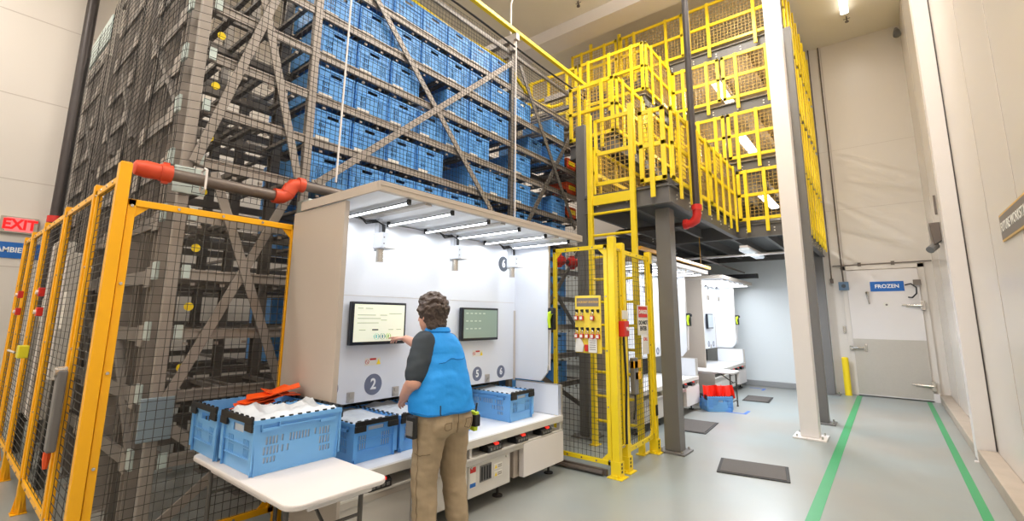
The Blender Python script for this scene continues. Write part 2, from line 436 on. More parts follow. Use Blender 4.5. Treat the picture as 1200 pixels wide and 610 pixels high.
# left wall: exit sign, ambient sign, tall pipe
ex = thing('exit_sign', 'illuminated red EXIT sign on the wall beyond the side fence', 'exit sign', (XL, .69, 2.72))
MB().box(XL + .001, XL + .06, .49, .89, 2.70, 2.945).build('housing', M['exit_box'], ex, bevel=.006)
MB().box(XL + .06, XL + .064, .55, .84, 2.725, 2.925).build('lit_panel', M['exit_red'], ex)
text('lettering', 'EXIT', .205, M['exit_txt'], ex, (XL + .0655, .695, 2.823), '+x', .008, .86)
am = thing('ambient_sign', 'blue sign reading AMBIENT below the exit sign', 'sign', (XL, .68, 2.45))
MB().box(XL + .001, XL + .012, .32, .98, 2.33, 2.565).build('sign_face', M['sign_blue'], am)
text('lettering', 'AMBIENT', .105, M['sign_white'], am, (XL + .0135, .70, 2.45), '+x', .003, .92)
rp = thing('riser_pipe', 'tall black pipe rising to the ceiling against the far pale wall', 'pipe', (XL + .2, 1.07, 0))
MB().tube([(XL + .2, 1.05, 0), (XL + .2, 1.05, ZC - .002)], .075, 16).build('pipe', M['pipe'], rp, True)
MB().cyl((XL + .2, 1.05, 2.9), (XL + .2, 1.05, 3.0), .1, 16).build('coupling', M['red'], rp, True)

# ------------------------------------------------------------------ ceiling lamps
def strip_light(x, y, z, L, W, label, group, energy, along='y', m='lamp', col=(1.0, .95, .885), up=0):
    t = thing('ceiling_light', label, 'ceiling light', (x, y, z), group)
    hx, hy = (W / 2, L / 2) if along == 'y' else (L / 2, W / 2)
    MB().box(x - hx * .8, x + hx * .8, y - hy, y + hy, z + .06, z + .10).build('housing', M['white_paint'], t)
    MB().box(x - hx, x + hx, y - hy, y + hy, z, z + .06).build('diffuser', M[m], t, bevel=.02)
    if up > 0:  # uplight and its rods added to brighten the ceiling
        l = bpy.data.lights.new('added_uplight', 'AREA'); l.shape = 'RECTANGLE'; l.size = hx * 1.5; l.size_y = hy * 2; l.energy = up; l.color = col
        o = bpy.data.objects.new('added_uplight', l); COL.objects.link(o); o.location = (x, y, z + .104); o.rotation_euler = (PI, 0, 0)
        MB().cyl((x, y - hy * .7, z + .1), (x, y - hy * .7, ZC), .008, 8).cyl((x, y + hy * .7, z + .1), (x, y + hy * .7, ZC), .008, 8).build('added_rods', M['pipe_g'], t)
    if energy > 0:
        l = bpy.data.lights.new('lamp_light', 'AREA'); l.shape = 'RECTANGLE'
        l.size = hx * 2; l.size_y = hy * 2; l.energy = energy; l.color = col
        o = bpy.data.objects.new('lamp_light', l); COL.objects.link(o); o.location = (x, y, z - .004)
    return t
CE = 92
places = [('near the frozen door', -.10, 10.7, 19), ('added above the middle of the walkway', -.10, 8.1, 52), ('added above the near walkway', -.3, 5.4, 90), ('added above the workstation aisle', -1.2, 3.6, 103), ('added above the aisle end', -.8, .6, 95), ('added behind the viewpoint', -1.0, -2.0, 103), ('added at the near end of the hall', -1.0, -4.6, 95),
          ('added above the side fence', -5.0, -1.2, 129), ('added in the near corner of the hall', -5.0, -4.4, 103), ('added over the rack end', -8.4, -.9, 73), ('added in the far near corner', -8.4, -4.2, 86),
          ('added above the rack', -6.4, 3.6, 60), ('added above the cage', -2.6, 6.0, 95), ('added in front of the yellow tower', -1.7, 7.4, 75), ('added behind the rack', -8.8, 10.4, 95)]
for nm, x, y, e_ in places:  # all but the door strip are out of view, added to light the hall
    strip_light(x, y, ZC - (.101 if e_ < 30 else .62), 1.22, .14, 'white ceiling strip light ' + nm, 'ceiling strip lights', e_ * (1 if e_ < 30 else .88), up=0 if e_ < 30 else e_ * .38)
for nm, x, y in (('near the lamp by the frozen door', -.08, 11.6), ('under the ceiling beam above the yellow tower', -4.35, 7.6), ('over the rack', -4.6, 5.2)):
    s = MB().cyl((x, y, ZC - .12), (x, y, ZC), .012).cyl((x, y, ZC - .13), (x, y, ZC - .11), .035)
    for k in range(4): s.bar((x, y, ZC - .06), (x + .06 * math.cos(k * PI / 2), y + .06 * math.sin(k * PI / 2), ZC - .05), .01, .01)
    tag(s.build('sprinkler', M['pipe_g']), 'small ceiling sprinkler head ' + nm, 'sprinkler', 'ceiling sprinklers')

# ------------------------------------------------------------------ storage rack
RX = -3.95
YP = [1.07, 1.975, 4.95, 6.98]
DEPX = [-4.62, -5.5, -6.3, -7.2, -8.2]
PITCH = .43
ZL = [.58 + PITCH * k for k in range(11)]          # tops of the shelf beams: .58 ... 4.88
rack = thing('storage_rack', 'tall grey steel storage rack of many shelves wrapped in black netting', 'storage rack', (RX, 1.07, 0))
def upright(x, y, h, w=.085):
    m = MB().box(x - w / 2, x - w / 2 + .012, y - w / 2, y + w / 2, 0, h).box(x + w / 2 - .012, x + w / 2, y - w / 2, y + w / 2, 0, h)
    m.box(x - w / 2 + .012, x + w / 2 - .012, y - .018, y + .018, 0, h)
    m.box(x - .08, x + .08, y - .08, y + .08, 0, .012)
    return m
for y in YP:
    m = MB().box(RX - .05, RX + .012, y - .036, y + .036, 0, 5.42).box(RX - .07, RX + .03, y - .07, y + .07, 0, .012)
    m.build('upright', M['galv'] if y < 4 else M['galv_shaded'], rack, bevel=.008)
for x in DEPX:
    for y in YP: upright(x, y, 5.42 if x > -7 else 5.0).build('upright', M['galv_shaded'], rack)
for x in (-4.28, -5.06, -5.9, -6.75, -7.7, -8.6): upright(x, 1.07, 5.4 if x > -7 else 4.9, .10).build('upright', M['galv'], rack)
for z in ZL:
    for a, b in zip(YP[:-1], YP[1:]):
        m = MB().box(RX - .03, RX - .002, a + .037, b - .037, z - .075, z - .004).box(RX - .06, RX + .008, a + .037, b - .037, z - .012, z)
        for k in range(int((b - a) / .2)): m.box(RX - .034, RX - .018, a + .12 + k * .2, a + .15 + k * .2, z - .115, z - .095)
        m.build('shelf_beam', M['galv'], rack)
    for x in (DEPX[0], DEPX[1], DEPX[2], DEPX[4]):
        MB().box(x - .03, x + .03, YP[0] + .05, YP[3] - .05, z - .07, z).build('shelf_beam', M['galv_shaded'], rack)
    for xa, xb in ((-4.28, -5.06), (-5.9, -6.75), (-7.7, -8.6)): MB().box(xb, xa, 1.015, 1.035, z - .10, z).build('end_beam', M['galv_shaded'], rack)
    for xa in (-4.28, -5.06, -5.9, -6.75, -7.7, -8.6): MB().box(xa - .07, xa + .07, 1.000, 1.012, z - .13, z + .02).build('connector_plate', M['galv'], rack)
    # shelf rails (along x) that carry the totes and vehicles
    m = MB()
    for a, b, n in ((YP[0], YP[1], 2), (YP[1], YP[2], 7), (YP[2], YP[3], 5)):
        for k in range(n):
            w = (b - a - .08) / n; y = a + .04 + w * (k + .5)
            for s in (-1, 1): m.box(DEPX[0] + .03, RX - .062, y + s * (w / 2 - .045) - .02, y + s * (w / 2 - .045) + .02, z - .03, z)
    for k in range(6):
        y = 1.5 + k * 1.0
        m.box(DEPX[4] + .04, DEPX[0] - .04, y - .03, y + .03, z - .04, z - .01)
    o = m.build('shelf_rails', M['galv_shaded'], rack); o['kind'] = 'stuff'
def brace(p, q, w=.07, t=.028, m='galv'):
    MB().bar(p, q, w, t, (1, 0, 0)).build('cross_brace', M[m], rack, bevel=.004)
bx = RX + .035
def B2(y0, z0, y1, z1, m='galv', w=.07): 
    d = Vector((0, y1 - y0, z1 - z0)).normalized(); n = Vector((0, -d.z, d.y)) * (w / 2)
    p0 = Vector((bx, y0, z0)); p1 = Vector((bx, y1, z1))
    MB().prism([p0 - n, p1 - n, p1 + n, p0 + n], (.016, 0, 0)).build('cross_brace', M[m], rack, bevel=.003)
BRACES = ((1.10, 2.66, 1.72, 4.85), (1.30, 4.85, 1.93, 2.62), (1.24, 2.62, 1.97, .78), (1.10, .92, 1.86, 2.62), (1.10, .12, 1.95, .80), (1.10, .82, 1.95, .08), (2.06, 2.72, 4.88, 5.20), (2.28, 5.20, 4.80, 2.62),
          (5.07, 5.25, 6.60, 3.0), (6.90, 5.14, 5.30, 2.9), (5.02, 2.8, 6.9, 1.1), (6.9, 2.8, 5.02, .95), (5.02, 1.0, 6.9, .1))
for k, q in enumerate(BRACES):
    bx = RX + (.014 if k % 2 else .034)
    B2(*q, 'galv' if k < 8 else 'galv_shaded')
def B3(x0, z0, x1, z1): MB().bar((x0, 1.02, z0), (x1, 1.02, z1), .05, .05, (0, 1, 0)).build('cross_brace', M['galv_shaded'], rack)
for x0, x1 in ((-4.2, -5.2), (-5.5, -6.3), (-6.3, -7.2), (-7.2, -8.2)):
    for z in (.6, 3.2): B3(x0, z, x1, z + .95)
for z in ZL:      # connector plates and yellow reflectors at the corner
    MB().box(RX - .20, RX - .10, .99, 1.012, z - .08, z + .05).build('connector_plate', M['plate'], rack, bevel=.004)
    MB().box(RX + .014, RX + .022, 1.115, 1.17, z - .07, z + .03).build('connector_plate', M['plate'], rack, bevel=.004)
    MB().cyl((RX + .0, 1.19, z + .16), (RX + .012, 1.19, z + .16), .03, 14).build('reflector', M['yellow'], rack)
MB().box(RX + .014, RX + .034, .975, 1.17, .70, .985).build('splice_plate', M['splice'], rack, bevel=.006)
MB().box(RX + .014, RX + .03, .99, 1.2, 2.42, 2.62).build('splice_plate', M['plate'], rack, bevel=.006)
MB().box(RX - .03, RX - .002, YP[0], YP[3], 5.36, 5.42).box(DEPX[3], RX - .03, 4.93, 4.99, 5.36, 5.42).box(DEPX[3], RX - .03, 6.93, 6.99, 5.36, 5.42).box(DEPX[3], RX - .03, 1.04, 1.10, 5.36, 5.42).build('top_beam', M['galv_shaded'], rack)
for yy in (4.9, 6.86): MB().box(-4.7, RX + .1, yy, yy + .08, 5.58, 5.68).box(RX - .02, RX + .05, yy, yy + .08, 5.42, 5.58).build('net_outrigger', M['galv'], rack)
MB().box(RX + .03, RX + .09, 1.2, 7.0, 5.69, 5.75).build('net_bar', M['yellow'], rack, bevel=.006)
MB().box(-8.6, -7.4, .99, 1.01, 5.0, 5.35).build('end_plate', M['plate'], rack)
# cable runs along the rack top
for k, (dz, m) in enumerate(((0, 'yellow'), (.05, 'black'))):
    pts = [(RX - .12 - .06 * k, 2.6 + .3 * i, 5.265 + dz * .8 + .02 * math.sin(i * 1.1)) for i in range(9)]
    tag(MB().tube(pts, .022, 6).build('cable_run', M[m]), ('yellow' if k == 0 else 'black') + ' cable bundle lying along the top of the netted rack', 'cable')
tag(MB().tube([(RX - .15, 5.1 + .12 * i, 5.26 - .28 * math.sin(PI * i / 12)) for i in range(13)], .028, 6).build('cable_run', M['yellow']), 'yellow hose hanging in a loop at the far top of the rack', 'hose')
tag(MB().tube([(-3.97, 4.92, 5.70), (-3.97, 4.92, 6.2), (-3.95, 5.0, 6.5), (-3.95, 5.3, 6.75), (-3.95, 5.7, 6.8)], .014, 6).build('cable_whip', M['white_paint']), 'pale cable curving up from the rack top towards the ceiling', 'cable')
for y0, y1, lab in ((2.20, 2.23, 'pale rope hanging down the rack front from the top to the workstation canopy'), (4.86, 4.86, 'pale rope hanging beside the middle rack upright')):
    tag(MB().tube([(RX + .13, y1, 5.5), (RX + .13, (y0 + y1) / 2, 4.0), (RX + .13, y0, 2.75 if y0 < 3 else 2.6)], .010, 6).build('rope', M['white_paint']), lab, 'rope')

# netting: black knotted net hanging in front of the rack front and its end
net = MB(); nx = RX + .085
def netline(pts): net.tube(pts, .0023, 3, False)
ny, nz0, nz1 = 118, 2.42, 5.38
def off(y, z): return .010 * math.sin(y * 3.1 + z * 1.3) + .006 * math.sin(z * 4.3 + y)
for i in range(ny + 1):
    y = 1.10 + (6.94 - 1.10) * i / ny
    netline([(nx + off(y, z), y + .006 * math.sin(z * 5 + i), z) for z in [nz0 + (nz1 - nz0) * j / 8 for j in range(9)]])
for j in range(61):
    z = nz0 + (nz1 - nz0) * j / 60
    netline([(nx + off(y, z), y, z + .008 * math.sin(y * 2.2 + j)) for y in [1.10 + (6.94 - 1.10) * i / 30 for i in range(31)]])
for i in range(58):                               # around the corner and along the end face
    t = i / 57; x = nx - .02 - (nx + 8.75) * t
    yy = .952 + .02 * math.sin(i * .7)
    netline([(x + .03 * math.sin(z * 7.3), yy, z) for z in [2.2 + (5.42 - .4 * t - 2.2) * j / 10 for j in range(11)]])
for j in range(50):
    z = 2.2 + (5.42 - 2.2) * j / 49
    netline([(nx - .005 + off(1.1, z), 1.10, z), (nx - .05, .965, z)] + [(nx - .1 - (nx + 8.75) * i / 12, .952 + .02 * math.sin(i * 4.9), z - .4 * i / 12 * (z - 2.2) / 3.2) for i in range(13)])
tag(net.build('rack_netting', M['net']), 'black safety netting stretched over the front and end of the rack', 'net', kind='stuff')
tag(MB().tube([(nx, y, 5.45 + .01 * math.sin(y * 2)) for y in [1.1 + 5.84 * i / 20 for i in range(21)]], .014, 6).build('net_edge_rope', M['net']), 'thick black edge rope along the top of the rack netting', 'rope')

# ---- totes on the rack
def rack_tote_mesh():
    m = MB(); L, W, H = .58, .395, .30
    hs = [(.075 + .11 * 0, 0, 0, 0)][:0]
    # front short wall (faces +x), with slots and a hand hole
    for gx in (.06, .265):
        for r in range(2):
            for k in range(4): hs.append((gx + k * .019, gx + k * .019 + .009, .07 + r * .06, .115 + r * .06))
    hs.append((W / 2 - .06, W / 2 + .06, .235, .268))
    m.perf((L / 2, -W / 2, 0), (0, 1, 0), (0, 0, 1), (-1, 0, 0), (0, W), (0, H), hs, .006)
    m.box(-L / 2, -L / 2 + .006, -W / 2, W / 2, 0, H)
    for s in (-1, 1):
        m.box(-L / 2 + .006, L / 2 - .006, s * W / 2 - s * .006, s * W / 2, 0, H)
    m.box(-L / 2 + .006, L / 2 - .006, -W / 2 + .006, W / 2 - .006, .004, .012)
    for z0, z1 in ((.282, .302), (.20, .206)):
        m.box(L / 2, L / 2 + .008, -W / 2, W / 2, z0, z1)
    for y in (-W / 2 + .01, W / 2 - .02): m.box(L / 2, L / 2 + .008, y, y + .01, 0, .28)
    return m.build('tote_mesh', M['blue']).data
TOTE_MESH = rack_tote_mesh()
o = bpy.data.objects['tote_mesh']; bpy.data.objects.remove(o)
def tote_part(kind):
    m = MB()
    if kind == 'label': m.box(.2905, .2915, -.17, -.03, .012, .045)
    return m.build('label_strip', M['card']).data
LABEL_MESH = tote_part('label'); bpy.data.objects.remove(bpy.data.objects['label_strip'])
def rack_tote(x, y, z, label, group, card=True):
    o = bpy.data.objects.new('storage_tote', TOTE_MESH); COL.objects.link(o); o.location = (x, y, z)
    tag(o, label, 'tote', group)
    if card:
        c = bpy.data.objects.new('label_strip', LABEL_MESH); COL.objects.link(c); c.parent = o
SHELF = {4.88: 'topmost', 4.45: 'second from top', 4.02: 'third from top', 3.59: 'fourth from top', 3.16: 'fifth from top', 2.73: 'sixth from top', 2.30: 'seventh from top', 1.87: 'eighth from top', 1.44: 'ninth from top', 1.01: 'tenth from top', .58: 'lowest but one'}
def shelf_name(z): return SHELF[min(SHELF, key=lambda k: abs(k - z))]
gaps_main = {(4, 5): 1, (6, 6): 1, (7, 4): 0, (5, 5): 1, (7, 6): 1}
for k, z in enumerate(ZL):
    if k < 5: continue
    n = 7; w = (YP[2] - YP[1] - .08) / n
    for i in range(n):
        if (k, i) in {(8, 3), (7, 6), (6, 4), (10, 0)} or (k == 5 and i > 5): continue
        y = YP[1] + .04 + w * (i + .5)
        rack_tote(RX - .02 - .29 - .015, y + random.uniform(-.004, .004), z + .002, 'blue tote, %s along the long netted bay, %s shelf' % (ORD[i], shelf_name(z)), 'blue totes in the long rack bay')
for k, z in enumerate(ZL):
    n = 4; w = (YP[3] - YP[2] - .10) / n
    for i in range(n):
        if (k, i) in {(7, 1), (7, 2), (9, 1), (8, 0), (10, 3)} or (k > 5 and i == 3) or k == 10: continue
        if k < 6 and i == 3: continue
        y = YP[2] + .05 + w * (i + .5)
        rack_tote(RX - .02 - .29 - .015 - (.12 if i % 2 else 0), y, z + .002, 'blue tote, %s in the far rack bay, %s shelf' % (ORD[i], shelf_name(z)), 'blue totes in the far rack bay')
for k in range(1, 9):
    for i, (x, y) in enumerate(((-5.95, 2.75), (-5.95, 3.35), (-6.7, 4.3))):
        if (k + i) % 4 == 3: continue
        rack_tote(x, y, ZL[k] + .002, 'blue tote deep behind the cross braces, %s shelf, %s row inwards' % (shelf_name(ZL[k]), ORD[i]), 'blue totes deep inside the rack', False)
for z, y, nm in ((3.59, 6.72, 'fourth'), (4.02, 6.72, 'third'), (3.16, 6.72, 'fifth')):
    t = thing('shuttle_robot', 'orange red shuttle on the %s rack shelf from the top, beside the grey column' % nm, 'shuttle robot', (RX - .3, y, z), 'orange red shuttles in the rack')
    MB().box(RX - .55, RX - .08, y - .15, y + .15, z + .06, z + .26).build('body', M['orange_bin'], t, bevel=.03)
    MB().box(RX - .10, RX - .07, y - .1, y + .1, z + .12, z + .2).build('sensor', M['yellow'], t, bevel=.01)
    for s in (-1, 1):
        for q in (-.45, -.15): MB().cyl((RX + q, y + s * .14, z + .062), (RX + q, y + s * .17, z + .062), .058, 14).build('wheel', M['black'], t)
tag(MB().box(RX + .02, RX + .07, 6.99, 7.05, 3.55, 5.45).build('guide_post', M['yellow'], bevel=.005), 'slim yellow post at the far end of the rack beside the grey column', 'post')

# sprinkler main with orange red couplings in front of the rack
sp = thing('sprinkler_main', 'grey sprinkler pipe with orange red fittings crossing the rack front', 'pipe', (-3.75, 1.2, 2.5))
PX = -3.72
MB().tube([(PX, .80, 2.487), (PX, 1.66, 2.487)], .042, 14).tube([(PX, 1.80, 2.62), (PX, 4.6, 2.62)], .042, 14).build('pipe', M['pipe_g'], sp, True)
def fit(pts, r): return MB().tube(pts, r, 14)
f = fit([(PX, .715, 2.487), (PX, .725, 2.487), (PX, .78, 2.487), (PX, .86, 2.487)], [.03, .048, .058, .054]).cyl((PX, .86, 2.487), (PX, .925, 2.487), .060, 14)
f.bar((PX, .89, 2.415), (PX, .89, 2.56), .036, .03)
f.build('coupling', M['coupling'], sp, True)
f = fit([(PX, 1.635, 2.487), (PX, 1.68, 2.487), (PX, 1.725, 2.52), (PX, 1.735, 2.56), (PX, 1.76, 2.60), (PX, 1.83, 2.62)], [.052, .054, .053, .050, .053, .052])
f.cyl((PX, 1.615, 2.487), (PX, 1.665, 2.487), .060, 14).cyl((PX, 1.80, 2.62), (PX, 1.85, 2.62), .060, 14).cyl((PX - .0, 1.72, 2.52), (PX, 1.75, 2.585), .058, 14)
f.build('coupling', M['coupling'], sp, True)
MB().tube([(PX + .05, 1.12, 2.50), (PX + .05, 1.12, 2.56), (PX, 1.12, 2.58), (PX - .05, 1.12, 2.56), (PX - .05, 1.12, 2.42), (PX, 1.12, 2.40), (PX + .05, 1.12, 2.42), (PX + .05, 1.12, 2.5)], .008, 6).build('hanger', M['white_paint'], sp)
MB().box(PX - .1, PX + .09, 1.86, 1.95, 2.40, 2.50).box(PX - .04, PX + .04, 1.86, 1.94, 1.9, 2.40).build('bracket', M['plate'], sp, bevel=.004)

# ------------------------------------------------------------------ side fence (amber) at the rack end
FY, FXC = .655, -3.6
def fence_post(x, y, h, w, label, group=None, m='amber', name='fence_post', foot=.0, d=None, plate=True, bolts=0):
    d = d or w
    t = thing(name, label, 'fence post', (x, y, 0), group)
    MB().box(x - w / 2, x + w / 2, y - d / 2, y + d / 2, .008 if plate else 0, h).build('post', M[m], t, bevel=.004)
    MB().box(x - w / 2 + .005, x + w / 2 - .005, y - d / 2 + .005, y + d / 2 - .005, h, h + .006).build('cap', M[m], t, bevel=.002)
    if plate:
        b = MB().box(x - w * .95, x + w * .95, y - d * .95, y + d * .95, 0, .008)
        for s in (-1, 1):
            b.prism([(x + s * w / 2, y - .004, .008), (x + s * w * .92, y - .004, .008), (x + s * w / 2, y - .004, .14)], (0, .008, 0))
            b.prism([(x - .004, y + s * d / 2, .008), (x - .004, y + s * d * .92, .008), (x - .004, y + s * d / 2, .14)], (.008, 0, 0))
        b.build('base_plate', M[m], t, bevel=.002)
    return t
def fence_panel(name, label, cat, a, b, z0, z1, m='amber', fr=.042, th=.03, pu=.05, pv=.055, t=.0034, extra=True, group=None):
    """framed welded-mesh panel between ground points a and b"""
    A = Vector((a[0], a[1], 0)); B = Vector((b[0], b[1], 0)); d = (B - A).normalized(); n = Vector((d.y, -d.x, 0))
    root = thing(name, label, cat, (A.x, A.y, 0), group)
    fm = MB()
    def seg(p, q, w):
        fm.bar(p, q, th, w, (0, 0, 1)) if abs((q - p).z) < 1e-6 else fm.bar(p, q, w if abs(d.x) > .5 else th, th if abs(d.x) > .5 else w, (0, 1, 0))
    for z in (z0 + fr / 2, z1 - fr / 2): seg(A + Vector((0, 0, z)), B + Vector((0, 0, z)), fr)
    for P in (A + d * fr / 2, B - d * fr / 2):
        hw = d * fr / 2; hn = n * th / 2
        fm.prism([P - hw - hn + Vector((0, 0, z0)), P + hw - hn + Vector((0, 0, z0)), P + hw + hn + Vector((0, 0, z0)), P - hw + hn + Vector((0, 0, z0))], (0, 0, z1 - z0))
    if extra:       # corner gussets
        g = .07
        for (P, s) in ((A + d * fr, 1), (B - d * fr, -1)):
            for z, sz in ((z0 + fr, 1), (z1 - fr, -1)):
                q = P - n * .004 + Vector((0, 0, z))
                fm.prism([q, q + d * s * g, q + Vector((0, 0, sz * g))], n * .008)
    fm.build('frame', M[m], root, bevel=.003)
    wm = MB(); wire_panel(wm, A + d * fr, B - d * fr, z0 + fr, z1 - fr, pu, pv, t)
    wm.build('mesh_infill', M['wire'], root)
    cs = []
    for z in [z0 + (z1 - z0) * k / 4 for k in range(5)]:
        for P in (A + d * fr / 2, B - d * fr / 2): cs.append(P + Vector((0, 0, min(max(z, z0 + fr), z1 - fr))))
    for s in (.25, .5, .75):
        for z in (z0 + fr / 2, z1 - fr / 2): cs.append(A + (B - A) * s + Vector((0, 0, z)))
    for c in cs: MB().cyl(c - n * (th / 2 + .006), c + n * (th / 2 + .006), .009, 8).build('bolt', M['chrome'], root, True)
    return root
fence_post(FXC, FY, 2.47, .062, 'tall amber corner post where the side fence meets the front mesh panel', 'amber fence posts')
fence_post(FXC - .0, 1.795, 2.275, .055, 'amber fence post beside the beige end wall of the workstation', 'amber fence posts')
fence_panel('mesh_fence', 'amber framed mesh panel standing in front of the rack braces', 'fence panel', (FXC, FY + .036), (FXC, 1.763), .15, 2.25)
posts = [-4.30, -5.42, -6.55, -7.46, -8.10]
names = ['amber fence post carrying the grey bar switch', 'amber fence post behind the grey bar switch', 'amber fence post in the middle of the side fence', 'amber fence post next to the far panel of the side fence', 'amber fence post at the far end below the exit sign']
for x, nm in zip(posts, names): fence_post(x, FY, 2.44, .05, nm, 'amber fence posts')
pn = ['next to the tall corner post', 'second from the tall corner post', 'third from the tall corner post', 'fourth from the tall corner post', 'fifth from the tall corner post']
xs = [FXC] + posts
for i in range(5):
    a, b = xs[i] - .034, xs[i + 1] + .028
    fence_panel('mesh_fence', 'amber framed mesh panel of the side fence, ' + pn[i], 'fence panel', (a, FY), (b, FY), .22, 2.40, pu=.16, pv=.05, t=.0036, extra=False, group='mesh panels of the side fence')
bs = thing('bar_switch', 'grey bar shaped safety switch mounted on the side fence', 'switch', (-4.2, FY - .06, .7))
MB().box(-4.25, -4.15, FY - .075, FY - .028, .68, 1.18).build('body', M['dgrey'], bs, bevel=.01)
MB().cyl((-4.2, FY - .09, 1.17), (-4.2, FY - .03, 1.17), .035, 14).build('knob', M['chrome'], bs)
MB().tube([(-4.2, FY - .06, .68), (-4.2, FY - .06, .64), (-4.2, FY - .06, .58)], [.02, .02, .012], 8).build('plug', M['orange_bin'], bs)
MB().tube([(-4.28, FY - .06, 1.12), (-4.5, FY - .05, 1.10)], .012, 8).build('lever', M['chrome'], bs)
for x, z, nm in ((-7.25, 1.73, 'upper one at its far end'), (-5.75, 1.72, 'upper one half way along'), (-5.68, 1.55, 'lower one half way along'), (-7.2, 1.55, 'lower one at its far end')):
    t = thing('alarm_button', 'red emergency box on the amber fence, ' + nm, 'emergency box', (x, FY - .05, z), 'red boxes on the side fence')
    MB().box(x - .04, x + .04, FY - .07, FY - .028, z - .035, z + .04).build('box', M['red'], t, bevel=.006)
    MB().cyl((x, FY - .085, z), (x, FY - .07, z), .018, 12).build('button', M['card'], t)
t = thing('lock_box', 'yellow lock box hanging on the side fence below the red boxes', 'lock box', (-6.1, FY - .05, 1.14))
MB().box(-6.18, -6.04, FY - .10, FY - .03, 1.14, 1.25).build('body', mat('lock box yellow', rgb(226, 214, 40), .4), t, bevel=.008)
MB().tube([(-6.24, FY - .1, 1.18), (-6.3, FY - .14, 1.2), (-6.34, FY - .1, 1.18)], .01, 8).build('shackle', M['chrome'], t)
for x, z, h, nm in ((-4.55, 1.52, .34, 'beside the grey bar switch post'), (-5.2, 1.42, .30, 'two panels along'), (-6.3, 1.46, .22, 'near the yellow lock box'), (-6.9, 1.3, .26, 'towards the far end')):
    tag(MB().box(x - .07, x + .07, FY + .035, FY + .041, z, z + h).build('paper_notice', M['card']), 'pale paper notice clipped inside the side fence ' + nm, 'notice', 'paper notices on the side fence')
for x0, z0, z1, nm in ((-6.0, .95, 2.1, 'the one next to the bar switch'), (-6.75, .5, 2.28, 'the tallest one'), (-7.7, .45, 1.5, 'the shortest one')):
    t = thing('control_cabinet', 'narrow pale control cabinet behind the side fence, %s' % nm, 'control cabinet', (x0, .83, 0), 'control cabinets behind the side fence')
    MB().box(x0 - .16, x0 + .16, .76, .90, z0, z1).build('cabinet_body', M['cab'], t, bevel=.008)
    MB().box(x0 - .14, x0 + .14, .750, .758, z0 + .04, z1 - .04).build('door', M['white_paint'], t, bevel=.003)
    MB().box(x0 - .02, x0 + .02, .80, .86, 0, z0).build('stand', M['steel_dk'], t)
    MB().box(x0 - .13, x0 - .10, .735, .75, (z0 + z1) / 2, (z0 + z1) / 2 + .1).build('handle', M['chrome'], t)
    MB().tube([(x0 + .1, .82, z0), (x0 + .14, .8, z0 * .6), (x0 + .05, .8, .02)], .015, 6).build('cable', M['black'], t)

# ------------------------------------------------------------------ yellow safety cage at the ladder
CYf = 4.50
def bigpost(x, y, h, label):
    w = .075
    t = thing('fence_post', label, 'fence post', (x, y, 0), 'yellow cage posts')
    MB().box(x - w / 2, x + w / 2, y - w / 2, y + w / 2, .02, h).build('post', M['yellow'], t, bevel=.005)
    MB().box(x - w / 2 + .004, x + w / 2 - .004, y - w / 2 + .004, y + w / 2 - .004, h, h + .008).build('cap', M['yellow'], t, bevel=.002)
    b = MB().box(x - .08, x + .08, y - .08, y + .08, 0, .01).box(x - .05, x + .05, y - .047, y - .0385, .01, .155).box(x - .05, x + .05, y + .0385, y + .047, .01, .155)
    b.box(x - .047, x - .0385, y - .04, y + .04, .01, .155).box(x + .0385, x + .047, y - .04, y + .04, .01, .155)
    for s in (-1, 1): b.box(x - .03, x + .03, y + s * .05 - .02, y + s * .05 + .02, .01, .03)
    b.build('base_bracket', M['yellow'], t, bevel=.002)
    k = MB()
    for z in (.05, .085, .12): k.box(x + .047, x + .049, y - .012, y + .012, z, z + .022)
    k.build('slots', M['black'], t)
    return t
bigpost(-2.22, CYf, 2.40, 'yellow cage corner post beside the lockout board')
bigpost(-2.235, 4.735, 2.36, 'yellow cage post at the latch side of the gate')
bigpost(-2.275, 5.60, 2.36, 'yellow cage post at the hinge side of the gate')
fence_panel('mesh_fence', 'yellow framed mesh panel between the lit workstation and the cage corner post', 'fence panel', (-2.96, CYf), (-2.272, CYf), .10, 2.33, m='yellow', fr=.045, pu=.05, pv=.055)
fence_panel('cage_gate', 'yellow mesh gate with the danger sign in the side of the cage', 'gate', (-2.24, 4.78), (-2.272, 5.555), .17, 2.30, m='yellow', fr=.05, pu=.05, pv=.055)
fence_panel('mesh_fence', 'narrow yellow mesh strip between the two cage posts before the gate', 'fence panel', (-2.225, CYf + .042), (-2.232, 4.694), .25, 2.30, m='yellow', fr=.03, pu=.05, pv=.055, extra=False)
hb = MB()
for z in (.42, 2.1): hb.box(-2.236, -2.228, 5.565, 5.62, z, z + .12)
tag(hb.build('gate_hinge_pair', M['black']), 'black hinges on the yellow gate of the ladder cage', 'hinges')
tag(MB().box(-2.42, -2.38, 5.66, 8.7, 2.42, 2.47).box(-2.405, -2.395, 6.4, 6.41, 2.47, 2.938).box(-2.405, -2.395, 8.2, 8.21, 2.47, 2.938).build('guard_bar', M['amber'], bevel=.004), 'long amber guard bar running back above the second workstation', 'guard bar')
